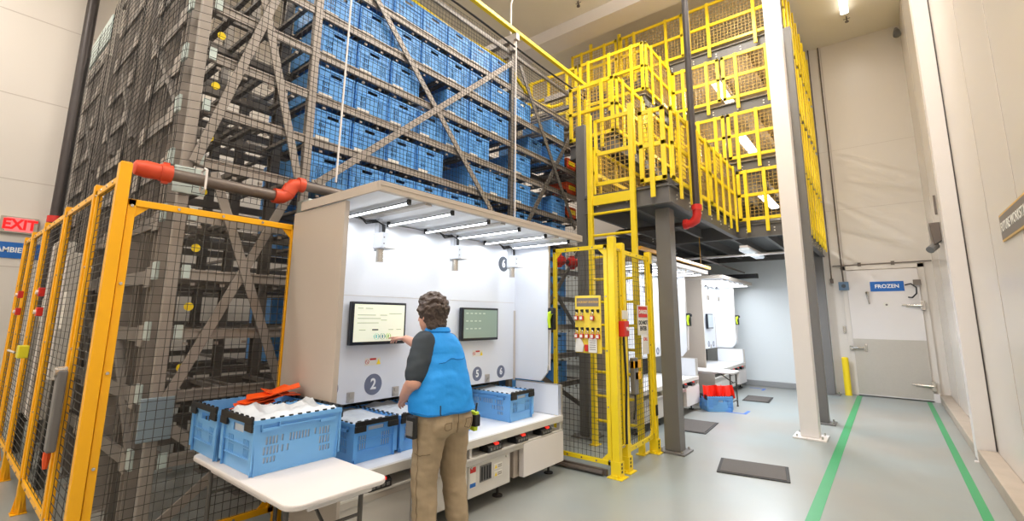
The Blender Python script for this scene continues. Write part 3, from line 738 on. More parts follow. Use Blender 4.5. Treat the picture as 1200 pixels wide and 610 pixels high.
# lockout board with padlocks
lk = thing('lockout_board', 'yellow LOCKOUT STATION board hanging on the cage mesh', 'lockout board', (-2.5, CYf - .03, 1.2))
MB().box(-2.66, -2.345, CYf - .038, CYf - .026, 1.18, 1.785).build('board', mat('board yellow', rgb(238, 208, 70), .4), lk, bevel=.01)
MB().box(-2.635, -2.37, CYf - .041, CYf - .0385, 1.67, 1.76).build('title_plate', M['tan_sign'], lk)
text('lettering', 'LOCKOUT STATION', .031, M['gold'], lk, (-2.502, CYf - .042, 1.715), '-y', .001, .95)
hk = MB()
for r, z in ((0, 1.62), (1, 1.43)):
    for i in range(5):
        x = -2.63 + i * .064
        hk.tube([(x, CYf - .04, z), (x, CYf - .07, z), (x, CYf - .075, z + .015)], .007, 6).box(x - .012, x + .012, CYf - .046, CYf - .0385, z - .015, z + .018)
hk.build('hooks', M['black'], lk)
def padlock(x, z, label):
    t = thing('padlock', label, 'padlock', (x, CYf - .06, z), 'padlocks on the lockout board')
    MB().box(x - .022, x + .022, CYf - .075, CYf - .048, z - .03, z + .018).build('body', M['red'], t, bevel=.006)
    MB().box(x - .015, x + .015, CYf - .0775, CYf - .0752, z - .022, z + .01).build('label_plate', M['card'], t)
    MB().tube([(x - .013, CYf - .062, z + .018), (x - .013, CYf - .062, z + .045), (x, CYf - .062, z + .056), (x + .013, CYf - .062, z + .045), (x + .013, CYf - .062, z + .018)], .004, 6).build('shackle', M['chrome'], t)
for i in (0, 1, 3): padlock(-2.63 + i * .064, 1.553, 'red padlock in the upper row of the lockout board, ' + {0: 'first hook', 1: 'second hook', 3: 'fourth hook'}[i])
for i in range(5): padlock(-2.63 + i * .064, 1.363, 'red padlock in the lower row of the lockout board, %s hook' % ORD[i])
tag(MB().prism([(-2.655, CYf - .06, 1.19), (-2.56, CYf - .06, 1.19), (-2.545, CYf - .06, 1.26), (-2.58, CYf - .06, 1.33), (-2.64, CYf - .06, 1.34)], (0, .02, 0)).build('plastic_bag', M['card'], bevel=.006), 'crumpled pale bag hanging at the bottom of the lockout board', 'bag')
t = thing('lockout_tag', 'white paper lockout tag with red print hanging on the board', 'tag', (-2.44, CYf - .06, 1.2))
MB().box(-2.49, -2.39, CYf - .056, CYf - .052, 1.19, 1.34).build('paper', M['card'], t)
l = MB()
for k in range(5): l.box(-2.475, -2.405, CYf - .0575, CYf - .0563, 1.22 + k * .022, 1.226 + k * .022)
l.build('print_lines', M['tan_sign'], t)
tag(MB().box(-2.535, -2.495, CYf - .062, CYf - .045, 1.20, 1.27).build('hasp', M['red'], bevel=.006), 'short red hasp between the pale bag and the paper tag', 'hasp')
# danger sign, red interlock box, grey bar switch on the gate
GX = -2.235
ds = thing('danger_sign', 'white and red DANGER DO NOT ENTER sign on the cage gate', 'sign', (GX, 5.25, 1.35))
GXs = GX + .0
MB().box(GXs, GXs + .006, 5.13, 5.42, 1.36, 1.70).build('sign_face', M['card'], ds)
MB().box(GXs + .006, GXs + .009, 5.15, 5.40, 1.56, 1.685).build('red_header', M['red'], ds)
text('lettering', 'DANGER', .062, M['card'], ds, (GXs + .0105, 5.275, 1.622), '+x', .002, .95)
text('lettering', 'DO NOT\nENTER', .066, M['black'], ds, (GXs + .0075, 5.275, 1.465), '+x', .002, .95)
pt = thing('paper_tag', 'pale paper tag hanging below the danger sign', 'tag', (GX, 5.3, 1.1))
MB().box(GXs + .001, GXs + .005, 5.24, 5.42, 1.14, 1.355).build('paper', M['card'], pt)
text('lettering', 'CALL', .05, M['red'], pt, (GXs + .006, 5.33, 1.31), '+x', .001, .95)
ib = thing('interlock_box', 'red interlock box between the two cage posts', 'interlock box', (-2.17, 4.62, 1.38))
MB().box(-2.20, -2.13, 4.56, 4.68, 1.36, 1.52).build('box', M['red'], ib, bevel=.008)
MB().cyl((-2.13, 4.62, 1.44), (-2.115, 4.62, 1.44), .02, 12).build('keyhole', M['card'], ib)
MB().box(-2.15, -2.145, 4.55, 4.69, 1.54, 1.63).build('label_plate', M['card'], ib)
MB().tube([(-2.17, 4.62, 1.36), (-2.16, 4.63, .9), (-2.16, 4.60, .5), (-2.17, 4.62, .3)], .012, 6).build('cable', M['black'], ib)
g2 = thing('gate_switch', 'grey bar switch with yellow flag on the latch side of the cage gate', 'switch', (-2.17, 4.85, .8))
MB().box(-2.205, -2.15, 4.82, 4.92, .75, 1.13).build('body', M['dgrey'], g2, bevel=.01)
MB().box(-2.20, -2.15, 4.82, 5.0, 1.02, 1.10).box(-2.2, -2.15, 4.84, 4.99, .90, .98).build('yellow_flag', M['amber'], g2, bevel=.004)
MB().tube([(-2.17, 4.86, .75), (-2.165, 4.84, .6), (-2.18, 4.83, .5)], .010, 6).build('cable', M['black'], g2)

# ------------------------------------------------------------------ ladder
ld = thing('ladder', 'yellow fixed ladder rising from the cage to the first deck', 'ladder', (-2.64, 5.42, 0))
for x, h in ((-2.97, 4.32), (-2.365, 4.32)):
    MB().box(x - .032, x + .032, 5.40, 5.46, .01, h).build('rail', M['yellow'], ld, bevel=.004)
    MB().box(x - .05, x + .05, 5.36, 5.50, 0, .01).build('foot_plate', M['yellow'], ld)
for k in range(10): MB().cyl((-2.94, 5.43, .30 + .29 * k), (-2.395, 5.43, .30 + .29 * k), .018, 10).build('rung', M['yellow'], ld, True)

# ------------------------------------------------------------------ mezzanine tower
def column(name, label, x, y, h, w, m, group=None, plate=.16, cap=True):
    t = thing(name, label, 'column', (x, y, 0), group)
    MB().box(x - w / 2, x + w / 2, y - w / 2, y + w / 2, .02, h).build('shaft', M[m], t, bevel=.008)
    b = MB().box(x - plate, x + plate, y - plate, y + plate, 0, .02)
    b.build('base_plate', M[m], t, bevel=.003)
    n = MB()
    for sx in (-1, 1):
        for sy in (-1, 1): n.cyl((x + sx * plate * .75, y + sy * plate * .75, .02), (x + sx * plate * .75, y + sy * plate * .75, .05), .014, 6)
    n.build('anchor_bolts', M['chrome'], t)
    return t
column('steel_column', 'dark grey column under the walkway in front of the second workstation', -2.11, 5.80, 2.935, .185, 'dgrey', 'grey mezzanine columns')
column('steel_column', 'dark grey column standing close behind the white column', -.918, 8.86, 6.60, .15, 'dgrey', 'grey mezzanine columns')
column('steel_column', 'dark grey column near the yellow bollard under the tower', -1.08, 12.3, 2.935, .15, 'dgrey', 'grey mezzanine columns')
column('steel_column', 'dark grey column behind the ladder at the rack end', -3.24, 5.72, 4.32, .15, 'dgrey', 'grey mezzanine columns')
column('building_column', 'tall white column rising from floor to ceiling beside the tower', -.955, 7.68, ZC - .002, .215, 'white_paint', None, .19)

def deck(level, polys, z, label):
    """polys: list of (x0,x1,y0,y1); z: walking surface"""
    t = thing('mezzanine_deck', label, 'platform', (-2, 8.7, z), 'mezzanine decks')
    for (x0, x1, y0, y1) in polys:
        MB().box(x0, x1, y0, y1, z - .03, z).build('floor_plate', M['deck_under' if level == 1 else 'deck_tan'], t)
        e = MB()
        e.box(x0, x1, y0, y0 + .05, z - .26, z - .031).box(x0, x1, y1 - .05, y1, z - .26, z - .031)
        e.box(x0, x0 + .05, y0 + .051, y1 - .051, z - .26, z - .031).box(x1 - .05, x1, y0 + .051, y1 - .051, z - .26, z - .031)
        e.box(x0, x1, y0 - .035, y0, z - .26, z - .245).box(x0, x1, y0 - .035, y0, z - .046, z - .031)
        e.box(x1, x1 + .035, y0, y1, z - .26, z - .245).box(x1, x1 + .035, y0, y1, z - .046, z - .031)
        e.build('edge_beam', M['beam'], t, bevel=.003)
        j = MB(); n = max(1, int((x1 - x0) / .55))
        for k in range(1, n):
            x = x0 + (x1 - x0) * k / n
            j.box(x - .03, x + .03, y0 + .06, y1 - .06, z - .20, z - .19).box(x - .006, x + .006, y0 + .06, y1 - .06, z - .19, z - .031)
        m = max(1, int((y1 - y0) / 1.9))
        for k in range(1, m):
            y = y0 + (y1 - y0) * k / m
            j.box(x0 + .06, x1 - .06, y - .05, y + .05, z - .25, z - .235).box(x0 + .06, x1 - .06, y - .008, y + .008, z - .235, z - .20)
        j.build('joists', M['dgrey' if level == 1 else 'deck_tan'], t)
        n = max(2, int((x1 - x0) / .42))
        for k in range(n):
            x = x0 + .2 + k * .42
            if x > x1 - .05: break
            for dz in (.115, .165): MB().cyl((x, y0 - .012, z - dz), (x, y0, z - dz), .013, 8).build('bolt', M['card'], t)
        n = max(2, int((y1 - y0) / .5))
        for k in range(n):
            y = y0 + .25 + k * .5
            if y > y1 - .05: break
            for dz in (.115, .165): MB().cyl((x1, y, z - dz), (x1 + .012, y, z - dz), .013, 8).build('bolt', M['card'], t)
    return t
TX0, TX1, TY0, TY1 = -4.9, -1.0, 8.78, 12.45
LV = [3.20, 4.34, 5.48, 6.62]
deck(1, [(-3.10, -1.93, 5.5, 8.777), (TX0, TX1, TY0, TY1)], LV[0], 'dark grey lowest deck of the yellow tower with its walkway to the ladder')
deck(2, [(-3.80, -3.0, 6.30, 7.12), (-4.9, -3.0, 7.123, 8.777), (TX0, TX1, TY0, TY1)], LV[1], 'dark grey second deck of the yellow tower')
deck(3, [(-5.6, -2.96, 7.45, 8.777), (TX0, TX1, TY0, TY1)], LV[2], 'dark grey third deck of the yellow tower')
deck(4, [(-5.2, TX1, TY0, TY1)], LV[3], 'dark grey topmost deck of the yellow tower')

def guard(label, a, b, z0, h=.90, np_=4, group='yellow guard panels', inner=True, stub=.21, name='guard_rail', mesh=True, split=None):
    """tubular guard panel with posts hooked over the deck edge and woven mesh infill; a->b with the outside on the right"""
    A = Vector((a[0], a[1], 0)); B = Vector((b[0], b[1], 0)); L = (B - A).length; d = (B - A) / L; n = Vector((d.y, -d.x, 0))
    t = thing(name, label, 'guard rail', (A.x, A.y, z0), group)
    f = MB(); w, th = .056, .028
    def post(s, za, zb, o=0.0, ww=w):
        c = A + d * s + n * o
        f.prism([c - d * ww / 2 - n * th / 2 + Vector((0, 0, za)), c + d * ww / 2 - n * th / 2 + Vector((0, 0, za)), c + d * ww / 2 + n * th / 2 + Vector((0, 0, za)), c - d * ww / 2 + n * th / 2 + Vector((0, 0, za))], (0, 0, zb - za))
    for z in (z0 + .025, z0 + h * .5, z0 + h - .025):
        f.bar(A + Vector((0, 0, z)), B + Vector((0, 0, z)), th, w)
    post(w / 2, z0, z0 + h); post(L - w / 2, z0, z0 + h)
    f.build('frame', M['yellow'], t, bevel=.003)
    for k in range(np_):
        s = L * (k + .5) / np_ if np_ > 1 else L / 2
        f = MB(); post(s, z0 - stub, z0 + h, th + .003)
        f.build('post', M['yellow'], t, bevel=.003)
    if mesh:
        m = MB()
        P = A + d * w - n * .012; Q = B - d * w - n * .012
        wire_panel(m, P, Q, z0 + .05, z0 + h - .05, .062, .062, .0062)
        m.build('mesh_infill', M['ymesh'], t)
    e = MB()
    for s in (.02, L - .02): e.cyl(A + d * s + Vector((0, 0, z0 + h)), A + d * s + Vector((0, 0, z0 + h + .012)), .018, 8)
    e.build('end_plug', M['black'], t)
    return t
zb = [z + .03 for z in LV]
G1, G2, G3, G4 = 'guard panels on the lowest deck', 'guard panels on the second deck', 'guard panels on the third deck', 'guard panels on the topmost deck'
yo = TY0 - .06
# lowest deck
guard('yellow guard panel across the tower front on the lowest deck', (-1.86, yo), (TX1 + .02, yo), zb[0], .90, 3, G1)
wx = -1.885
guard('yellow walkway guard panel ending at the tower front', (wx, 7.15), (wx, 8.70), zb[0], .95, 4, G1)
guard('yellow walkway guard panel right behind the black sprinkler drop', (wx, 5.53), (wx, 7.10), zb[0], .95, 4, G1)
guard('yellow landing guard panel beside the ladder gate', (-2.27, 5.455), (-1.93, 5.455), zb[0], .95, 1, G1)
gt = thing('ladder_gate', 'yellow swing gate with mesh closing the top of the ladder', 'gate', (-2.64, 5.455, zb[0]))
g = MB()
for z in (zb[0] + .10, zb[0] + .52, zb[0] + 1.0): g.box(-2.90, -2.40, 5.47, 5.50, z - .025, z + .025)
for x in (-2.90, -2.40): g.box(x - .022, x + .022, 5.47, 5.50, zb[0] + .08, zb[0] + 1.02)
g.build('frame', M['yellow'], gt, bevel=.003)
g = MB(); wire_panel(g, (-2.88, 5.485), (-2.42, 5.485), zb[0] + .12, zb[0] + .98, .062, .062, .0062); g.build('mesh_infill', M['ymesh'], gt)
tag(MB().box(-2.935, -2.40, 5.42, 5.455, 3.03, 3.16).build('toe_board', M['yellow'], bevel=.004), 'yellow toe board across the ladder top at the landing', 'toe board')
guard('yellow guard panel closing the landing towards the rack', (-3.145, 8.6), (-3.145, 5.85), zb[0], .80, 5, G1)
guard('yellow side guard panel of the lowest deck next to the white column', (TX1 + .06, 8.98), (TX1 + .06, 10.68), zb[0], .90, 4, G1)
guard('yellow side guard panel of the lowest deck against the far wall', (TX1 + .06, 10.72), (TX1 + .06, 12.42), zb[0], .90, 4, G1)
# second deck
guard('yellow guard panel across the tower front on the second deck', (-1.95, yo), (TX1 + .02, yo), zb[1], .86, 3, G2)
guard('yellow guard panel of the second deck behind the sprinkler drop', (-2.90, yo), (-1.99, yo), zb[1], .86, 3, G2)
guard('yellow guard panel of the second deck facing the rack top', (-3.78, 6.255), (-2.98, 6.255), zb[1], .92, 2, G2)
guard('yellow guard panel of the second deck facing the walkway, at its projecting corner', (-2.955, 6.28), (-2.955, 7.39), zb[1], .92, 3, G2)
guard('yellow guard panel of the second deck facing the walkway, meeting the tower', (-2.955, 7.43), (-2.955, 8.70), zb[1], .82, 3, G2)
guard('yellow side guard panel of the second deck next to the white column', (TX1 + .06, 8.98), (TX1 + .06, 10.68), zb[1], .86, 4, G2)
guard('yellow side guard panel of the second deck against the far wall', (TX1 + .06, 10.72), (TX1 + .06, 12.42), zb[1], .86, 4, G2)
# third deck
guard('yellow guard panel on the tower front of the third deck, next to the white column', (-1.98, yo), (TX1 + .02, yo), zb[2], .86, 2, G3)
guard('yellow guard panel on the tower front of the third deck, crossed by the sprinkler drop', (-2.90, yo), (-2.02, yo), zb[2], .86, 2, G3)
guard('yellow guard panel at the projecting corner of the third deck', (-4.25, 7.405), (-2.94, 7.405), zb[2], .92, 3, G3)
guard('yellow guard panel of the third deck above the rack end', (-5.6, 7.405), (-4.29, 7.405), zb[2], .92, 3, G3)
guard('yellow guard panel of the third deck facing the white column', (-2.915, 7.43), (-2.915, 8.72), zb[2], .92, 3, G3)
guard('yellow side guard panel of the third deck next to the white column', (TX1 + .06, 8.98), (TX1 + .06, 10.68), zb[2], .86, 4, G3)
guard('yellow side guard panel of the third deck against the far wall', (TX1 + .06, 10.72), (TX1 + .06, 12.42), zb[2], .86, 4, G3)
# topmost deck
guard('yellow guard panel on the topmost deck next to the white column', (-2.55, yo), (TX1 + .02, yo), zb[3], .92, 2, G4)
guard('yellow guard panel on the topmost deck beyond the sprinkler drop', (-3.98, yo), (-2.63, yo), zb[3], .92, 2, G4)
guard('yellow guard panel on the topmost deck at its end over the rack', (-5.2, yo), (-4.05, yo), zb[3], .92, 2, G4)
guard('yellow side guard panel of the topmost deck next to the white column', (TX1 + .06, 8.98), (TX1 + .06, 10.68), zb[3], .92, 4, G4)
guard('yellow side guard panel of the topmost deck against the far wall', (TX1 + .06, 10.72), (TX1 + .06, 12.42), zb[3], .92, 4, G4)
for x, h, nm in ((-4.72, 7.75, 'the tallest, above the rack'), (-4.02, 7.72, 'second from the rack'), (-3.85, 7.60, 'third from the rack')):
    tag(MB().box(x - .035, x + .035, yo + .05, yo + .09, LV[3] + .002, h).build('mast', M['yellow'], bevel=.004), 'yellow upright mast on the topmost deck, ' + nm, 'mast', 'yellow masts on the topmost deck')
# equipment seen through the mesh of each deck, strip lights below the decks
WARM = (1.0, .95, .87)
strip_light(-1.81, 9.3, 2.70, 1.3, .16, 'dim strip light hanging under the lowest deck', 'strip lights under the decks', 130, 'y', 'lamp_off', (.86, .93, 1.0))
strip_light(-1.75, 11.0, 4.02, 1.5, .17, 'lit strip light between the lowest and the second deck', 'strip lights under the decks', 52, 'y', 'lamp', WARM)
strip_light(-1.95, 10.45, 5.14, 1.3, .17, 'lit strip light between the second and the third deck', 'strip lights under the decks', 52, 'y', 'lamp', WARM)
strip_light(-2.28, 10.05, 6.28, 1.2, .17, 'lit strip light between the third and the topmost deck', 'strip lights under the decks', 52, 'y', 'lamp', WARM)
strip_light(-2.60, 6.9, 4.02 + 0, 1.2, .15, 'lit strip light above the walkway beside the landing', 'strip lights under the decks', 15, 'y', 'lamp', WARM) if False else None
for k, z in enumerate(LV[:3]):
    nm = ['lowest', 'second', 'third'][k]
    t = thing('storage_cage', 'grey steel partition standing inside the %s deck of the tower' % nm, 'partition', (-3, 12.3, z), 'partitions inside the tower')
    MB().box(TX0, TX1 - .1, 12.30, 12.36, z + .002, z + .86).build('sheet', M['galv_shaded'], t)
    s = MB()
    for i in range(8): s.box(TX0 + .1 + i * .5, TX0 + .16 + i * .5, 12.24, 12.298, z + .002, z + .86)
    s.build('studs', M['galv_shaded'], t)

# sprinkler drop: black pipe from the ceiling, red elbow, branch under the deck
sd = thing('sprinkler_drop', 'black pipe dropping from the ceiling past the walkway to a red elbow', 'pipe', (-1.78, 6.05, 2.8))
MB().tube([(-1.78, 6.05, ZC - .002), (-1.78, 6.05, 2.93)], .042, 14).build('pipe', M['pipe'], sd, True)
MB().tube([(-1.78, 6.05, 3.0), (-1.78, 6.05, 2.86), (-1.80, 6.05, 2.80), (-1.86, 6.05, 2.76), (-1.93, 6.05, 2.76)], [.055, .055, .06, .055, .055], 12).cyl((-1.78, 6.05, 2.93), (-1.78, 6.05, 2.99), .066, 14).cyl((-1.95, 6.05, 2.76), (-1.90, 6.05, 2.76), .066, 14).build('elbow', M['red'], sd, True)
MB().tube([(-1.93, 6.05, 2.76), (-2.85, 6.05, 2.76), (-2.95, 6.15, 2.76), (-2.95, 8.6, 2.76)], .032, 10).build('branch_pipe', M['pipe'], sd, True)
for x, y0, y1, nm in ((-2.6, 8.95, 12.3, 'the one above the workstation canopies'), (-3.4, 8.95, 12.3, 'the one deeper in')):
    tag(MB().tube([(x, y0, 2.66), (x, y1, 2.66)], .02, 8).build('branch_pipe', M['pipe_g']), 'thin pipe under the lowest deck, ' + nm, 'pipe', 'pipes under the lowest deck')
tag(MB().tube([(-3.6, 9.2, 2.70), (-1.0, 9.2, 2.70)], .022, 8).build('branch_pipe', M['white_paint']), 'pale pipe crossing under the lowest deck in front of the dim strip light', 'pipe', 'pipes under the lowest deck')
tag(MB().box(-3.9, -2.15, 11.4, 11.5, 2.45, 2.55).build('cable_tray', M['black'], bevel=.004), 'black cable tray under the deck above the last workstation', 'cable tray')
bp = thing('branch_pipe', 'dark pipe with two red fittings behind the ladder and the cage mesh', 'pipe', (-3.60, 5.3, 2.36))
MB().tube([(-3.60, 5.3, 2.36), (-3.60, 8.2, 2.36)], .03, 10).build('pipe', M['pipe'], bp, True)
for y in (5.62, 5.98):
    MB().tube([(-3.60, y - .12, 2.36), (-3.60, y - .07, 2.36), (-3.60, y + .07, 2.36), (-3.60, y + .12, 2.36)], [.045, .075, .075, .045], 12).cyl((-3.60, y, 2.26), (-3.60, y, 2.46), .04, 10).build('red_fitting', M['red'], bp, True)

# ------------------------------------------------------------------ picking workstations
BX, WF, CFX = -3.30, -2.85, -2.70       # back panel, side wall front edge, cabinet front
ZD = .555                                # deck height
def workstation(y0, label, badges, power, near):
    y1 = y0 + 2.53
    t = thing('workstation', label, 'workstation', (BX, y0, 0), 'picking workstations')
    # side walls and back
    MB().box(BX - .26, WF, y0, y0 + .03, .56, 2.335).box(WF, WF + .012, y0 - .004, y0 + .034, .56, 2.335).build('side_wall', M['beige'], t, bevel=.004)
    w = MB(); ya = y1 - .03
    w.prism([(BX - .03, ya, .88), (WF - .10, ya, .88), (WF - .02, ya, .97), (WF, ya, 1.06), (WF, ya, 2.335), (BX - .03, ya, 2.335)], (0, .028, 0))
    w.build('side_wall', M['white'], t, bevel=.003)
    MB().box(WF - .002, WF + .012, ya - .002, ya + .03, 1.06, 2.335).build('edge_trim', M['alu'], t)
    MB().box(BX - .02, BX, y0 + .031, ya - .001, .875, 2.335).build('back_panel', M['white'], t, bevel=.002)
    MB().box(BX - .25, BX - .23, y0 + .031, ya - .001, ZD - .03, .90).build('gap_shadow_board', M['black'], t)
    s = MB().box(BX - .001, BX + .002, y0 + .05, ya - .02, 1.705, 1.708).box(BX, BX + .006, ya - .03, ya - .002, .86, 1.62)
    s.build('panel_seam', M['seam'], t)
    for yy in (y0 + .43, y0 + .86, y0 + 1.40, y0 + 2.03):
        k = MB().box(BX - .004, BX + .012, yy - .03, yy + .03, .882, .96).box(BX + .012, BX + .018, yy - .018, yy + .018, .89, .915).box(BX + .012, BX + .018, yy - .018, yy + .018, .928, .952)
        k.build('panel_hinge', M['alu'], t)
    # canopy
    cx = -2.435
    MB().box(BX - .14, cx - .036, y0 - .0, y1, 2.345, 2.40).build('canopy', M['white'], t)
    f = MB().box(cx - .035, cx, y0 - .01, y1 + .01, 2.338, 2.405).box(BX - .14, cx - .036, y0 - .012, y0 - .001, 2.338, 2.405).box(BX - .14, cx - .036, y1 + .001, y1 + .012, 2.338, 2.405)
    f.box(cx - .001, cx + .003, y0 - .01, y1 + .01, 2.374, 2.379)
    f.build('canopy_frame', M['beige'], t, bevel=.003)
    for yy in (y0 + .43, y0 + 1.27, y0 + 2.11): MB().box(BX + .01, cx - .04, yy - .03, yy + .03, 2.325, 2.344).build('canopy_rib', M['alu'], t)
    for k in range(6):
        yy = y0 + .26 + k * .414
        l = MB().box(BX + .05, cx - .055, yy - .008, yy + .008, 2.302, 2.316)
        l.build('light_tube', M['tube_lit'], t, bevel=.005)
        MB().box(BX + .03, BX + .05, yy - .010, yy + .010, 2.300, 2.344).box(cx - .056, cx - .036, yy - .012, yy + .012, 2.300, 2.337).box(BX + .05, cx - .056, yy - .012, yy + .012, 2.3165, 2.324).build('tube_clip', M['black'] if near else M['alu'], t)
        d = bpy.data.lights.new('tube_light', 'AREA'); d.shape = 'RECTANGLE'; d.size = .76; d.size_y = .014; d.energy = power; d.color = (.90, .95, 1.0)
        o = bpy.data.objects.new('tube_light', d); COL.objects.link(o); o.location = ((BX + cx) / 2, yy, 2.297)
    # deck, end boards, ledge and cabinets
    MB().box(BX - .229, CFX - .02, y0 + .031, y1 - .032, ZD - .03, ZD).build('deck_top', M['deckw'], t, bevel=.003)
    MB().box(CFX - .02, CFX + .012, y0 + .0, y1, ZD - .05, ZD + .012).build('front_rail', M['alu'] if False else M['cab'], t, bevel=.004)
    for yy, nm in ((y1 - .022, 'end_board'),):
        MB().box(BX + .01, CFX - .03, yy, yy + .018, ZD, .855).build(nm, M['white'], t)
        MB().box(CFX - .03, CFX + .005, yy - .006, yy + .024, .42, .865).box(BX + .01, CFX - .03, yy - .004, yy + .022, .855, .866).build('end_board_trim', M['alu'], t, bevel=.002)
    e = MB().box(BX - .02, CFX + .012, y0 - .012, y0 + .01, .10, ZD - .04)
    e.build('end_panel', M['beige'], t)
    e = MB()
    e.box(BX, CFX + .01, y0 + .011, y1 - .01, .415, .43)                                       # ledge
    e.box(BX + .2, BX + .215, y0 + .02, y1 - .02, .43, ZD - .031)
    for yy in (y0 + .03, y0 + .86, y0 + 1.17, y1 - .03): e.box(CFX - .04, CFX, yy - .014, yy + .014, .43, ZD - .05)
    e.build('ledge', M['cab'], t, bevel=.002)
    MB().box(CFX - .03, CFX + .006, y0 + .011, y0 + 1.86, .375, .414).build('ledge_trim', M['alu'], t, bevel=.003)
    cb = MB().box(BX, CFX - .06, y0 + .05, y0 + 1.70, .12, .41).box(BX, CFX - .06, y0 + 1.80, y1 - .03, .12, .41)
    cb.build('cabinet_body', M['beige'], t)
    bays = [(y0 + .02, y0 + .58, 'cab'), (y0 + .59, y0 + 1.15, 'cab'), (y0 + 1.16, y0 + 1.69, 'cab'), (y0 + 1.86, y1 + .0, 'white_paint')]
    for i, (a, b, m) in enumerate(bays):
        zt = .372 if i < 3 else .412
        p = MB().box(CFX - .045, CFX - .012 if i < 3 else CFX + .012, a, b, .125, zt)
        p.build('door', M[m], t, bevel=.004)
    if near:
        a = y0 + 1.16
        g = MB().box(CFX - .012, CFX - .006, a + .135, a + .275, .22, .345); go = g.build('vent_window', M['dgrey'], t)
        s = MB()
        for q in range(4): s.box(CFX - .006, CFX - .003, a + .145 + q * .033, a + .165 + q * .033, .23, .335)
        s.build('vent_slats', M['black'], go)
        wl_ = MB().box(CFX - .012, CFX - .009, a + .015, a + .085, .20, .36)
        wo = wl_.build('warning_label', M['card'], t)
        MB().box(CFX - .009, CFX - .0075, a + .017, a + .083, .315, .355).build('label_red_band', M['red'], wo)
        MB().box(CFX - .009, CFX - .0075, a + .017, a + .083, .205, .235).build('label_blue_band', M['sign_blue'], wo)
        for z in (.215, .275):
            c = MB().box(CFX - .012, CFX - .009, a + .31, a + .42, z, z + .045).build('caution_label', M['card'], t)
            MB().prism([(CFX - .009, a + .318, z + .008), (CFX - .009, a + .352, z + .008), (CFX - .009, a + .335, z + .038)], (.0012, 0, 0)).build('warning_triangle', M['yellow'], c)
            MB().box(CFX - .009, CFX - .0078, a + .36, a + .412, z + .012, z + .018).box(CFX - .009, CFX - .0078, a + .36, a + .412, z + .026, z + .032).build('print_lines', M['tan_sign'], c)
        l = MB()
        for yy in (a + .03, a + .47): l.cyl((CFX - .012, yy, .352), (CFX - .002, yy, .352), .008, 10)
        l.build('lock', M['chrome'], t)
    for yy in (y0 + .1, y0 + .9, y0 + 1.65, y1 - .08):
        for x in (CFX - .12, BX + .15): MB().cyl((x, yy, 0), (x, yy, .012), .045, 14).cyl((x, yy, .012), (x, yy, .125), .012, 8).build('levelling_foot', M['foot_pad'], t)
    # number badges
    for (n, yy, z, r) in badges:
        b = MB().cyl((BX, yy, z), (BX + .002, yy, z), r, 28).build('number_badge', M['badge'] if z < 1.5 else M['badge_d'], t)
        if n: text('number', n, r * 1.42, M['sign_white'], b, (BX + .003, yy, z), '+x', .003, .92)
    for yy in (y0 + .62, y0 + 1.88) if near else ():
        lb = MB().box(BX, BX + .0015, yy - .075, yy + .075, 1.15, 1.21).build('safety_label', M['card'], t)
        MB().box(BX + .0015, BX + .0025, yy - .03, yy + .03, 1.192, 1.207).build('label_red_band', M['red'], lb)
        MB().prism([(BX + .0015, yy + .035, 1.157), (BX + .0015, yy + .075, 1.157), (BX + .0015, yy + .055, 1.2)], (.001, 0, 0)).build('warning_triangle', M['yellow'], lb)
        r = MB()
        for q in range(20):
            a0, a1 = 2 * PI * q / 20, 2 * PI * (q + 1) / 20
            r.bar((BX + .002, yy - .055 + .016 * math.cos(a0), 1.18 + .016 * math.sin(a0)), (BX + .002, yy - .055 + .016 * math.cos(a1), 1.18 + .016 * math.sin(a1)), .004, .002)
        r.bar((BX + .002, yy - .066, 1.191), (BX + .002, yy - .044, 1.169), .004, .002)
        r.build('prohibition_ring', M['red'], lb)
    return t
Y1, Y2, Y3 = 1.72, 6.16, 9.66
def bset(y0, a): return [(n, y0 + dy, z, r) for n, dy, z, r in a]
BS = [('', .24, 1.0, .083), ('2', .635, 1.0, .083), ('5', 1.88, .977, .07), ('6', 2.255, .97, .065), ('6', 2.28, 2.135, .085)]
workstation(Y1, 'white picking workstation where the person works, with lit canopy and numbered panel', bset(Y1, BS), 4.3, True)
workstation(Y2, 'white picking workstation behind the yellow cage and the grey column', bset(Y2, BS[1:4]), 6.5, False)
workstation(Y3, 'white picking workstation next to the end wall, behind the small folding table', bset(Y3, BS[1:4]), 6.5, False)

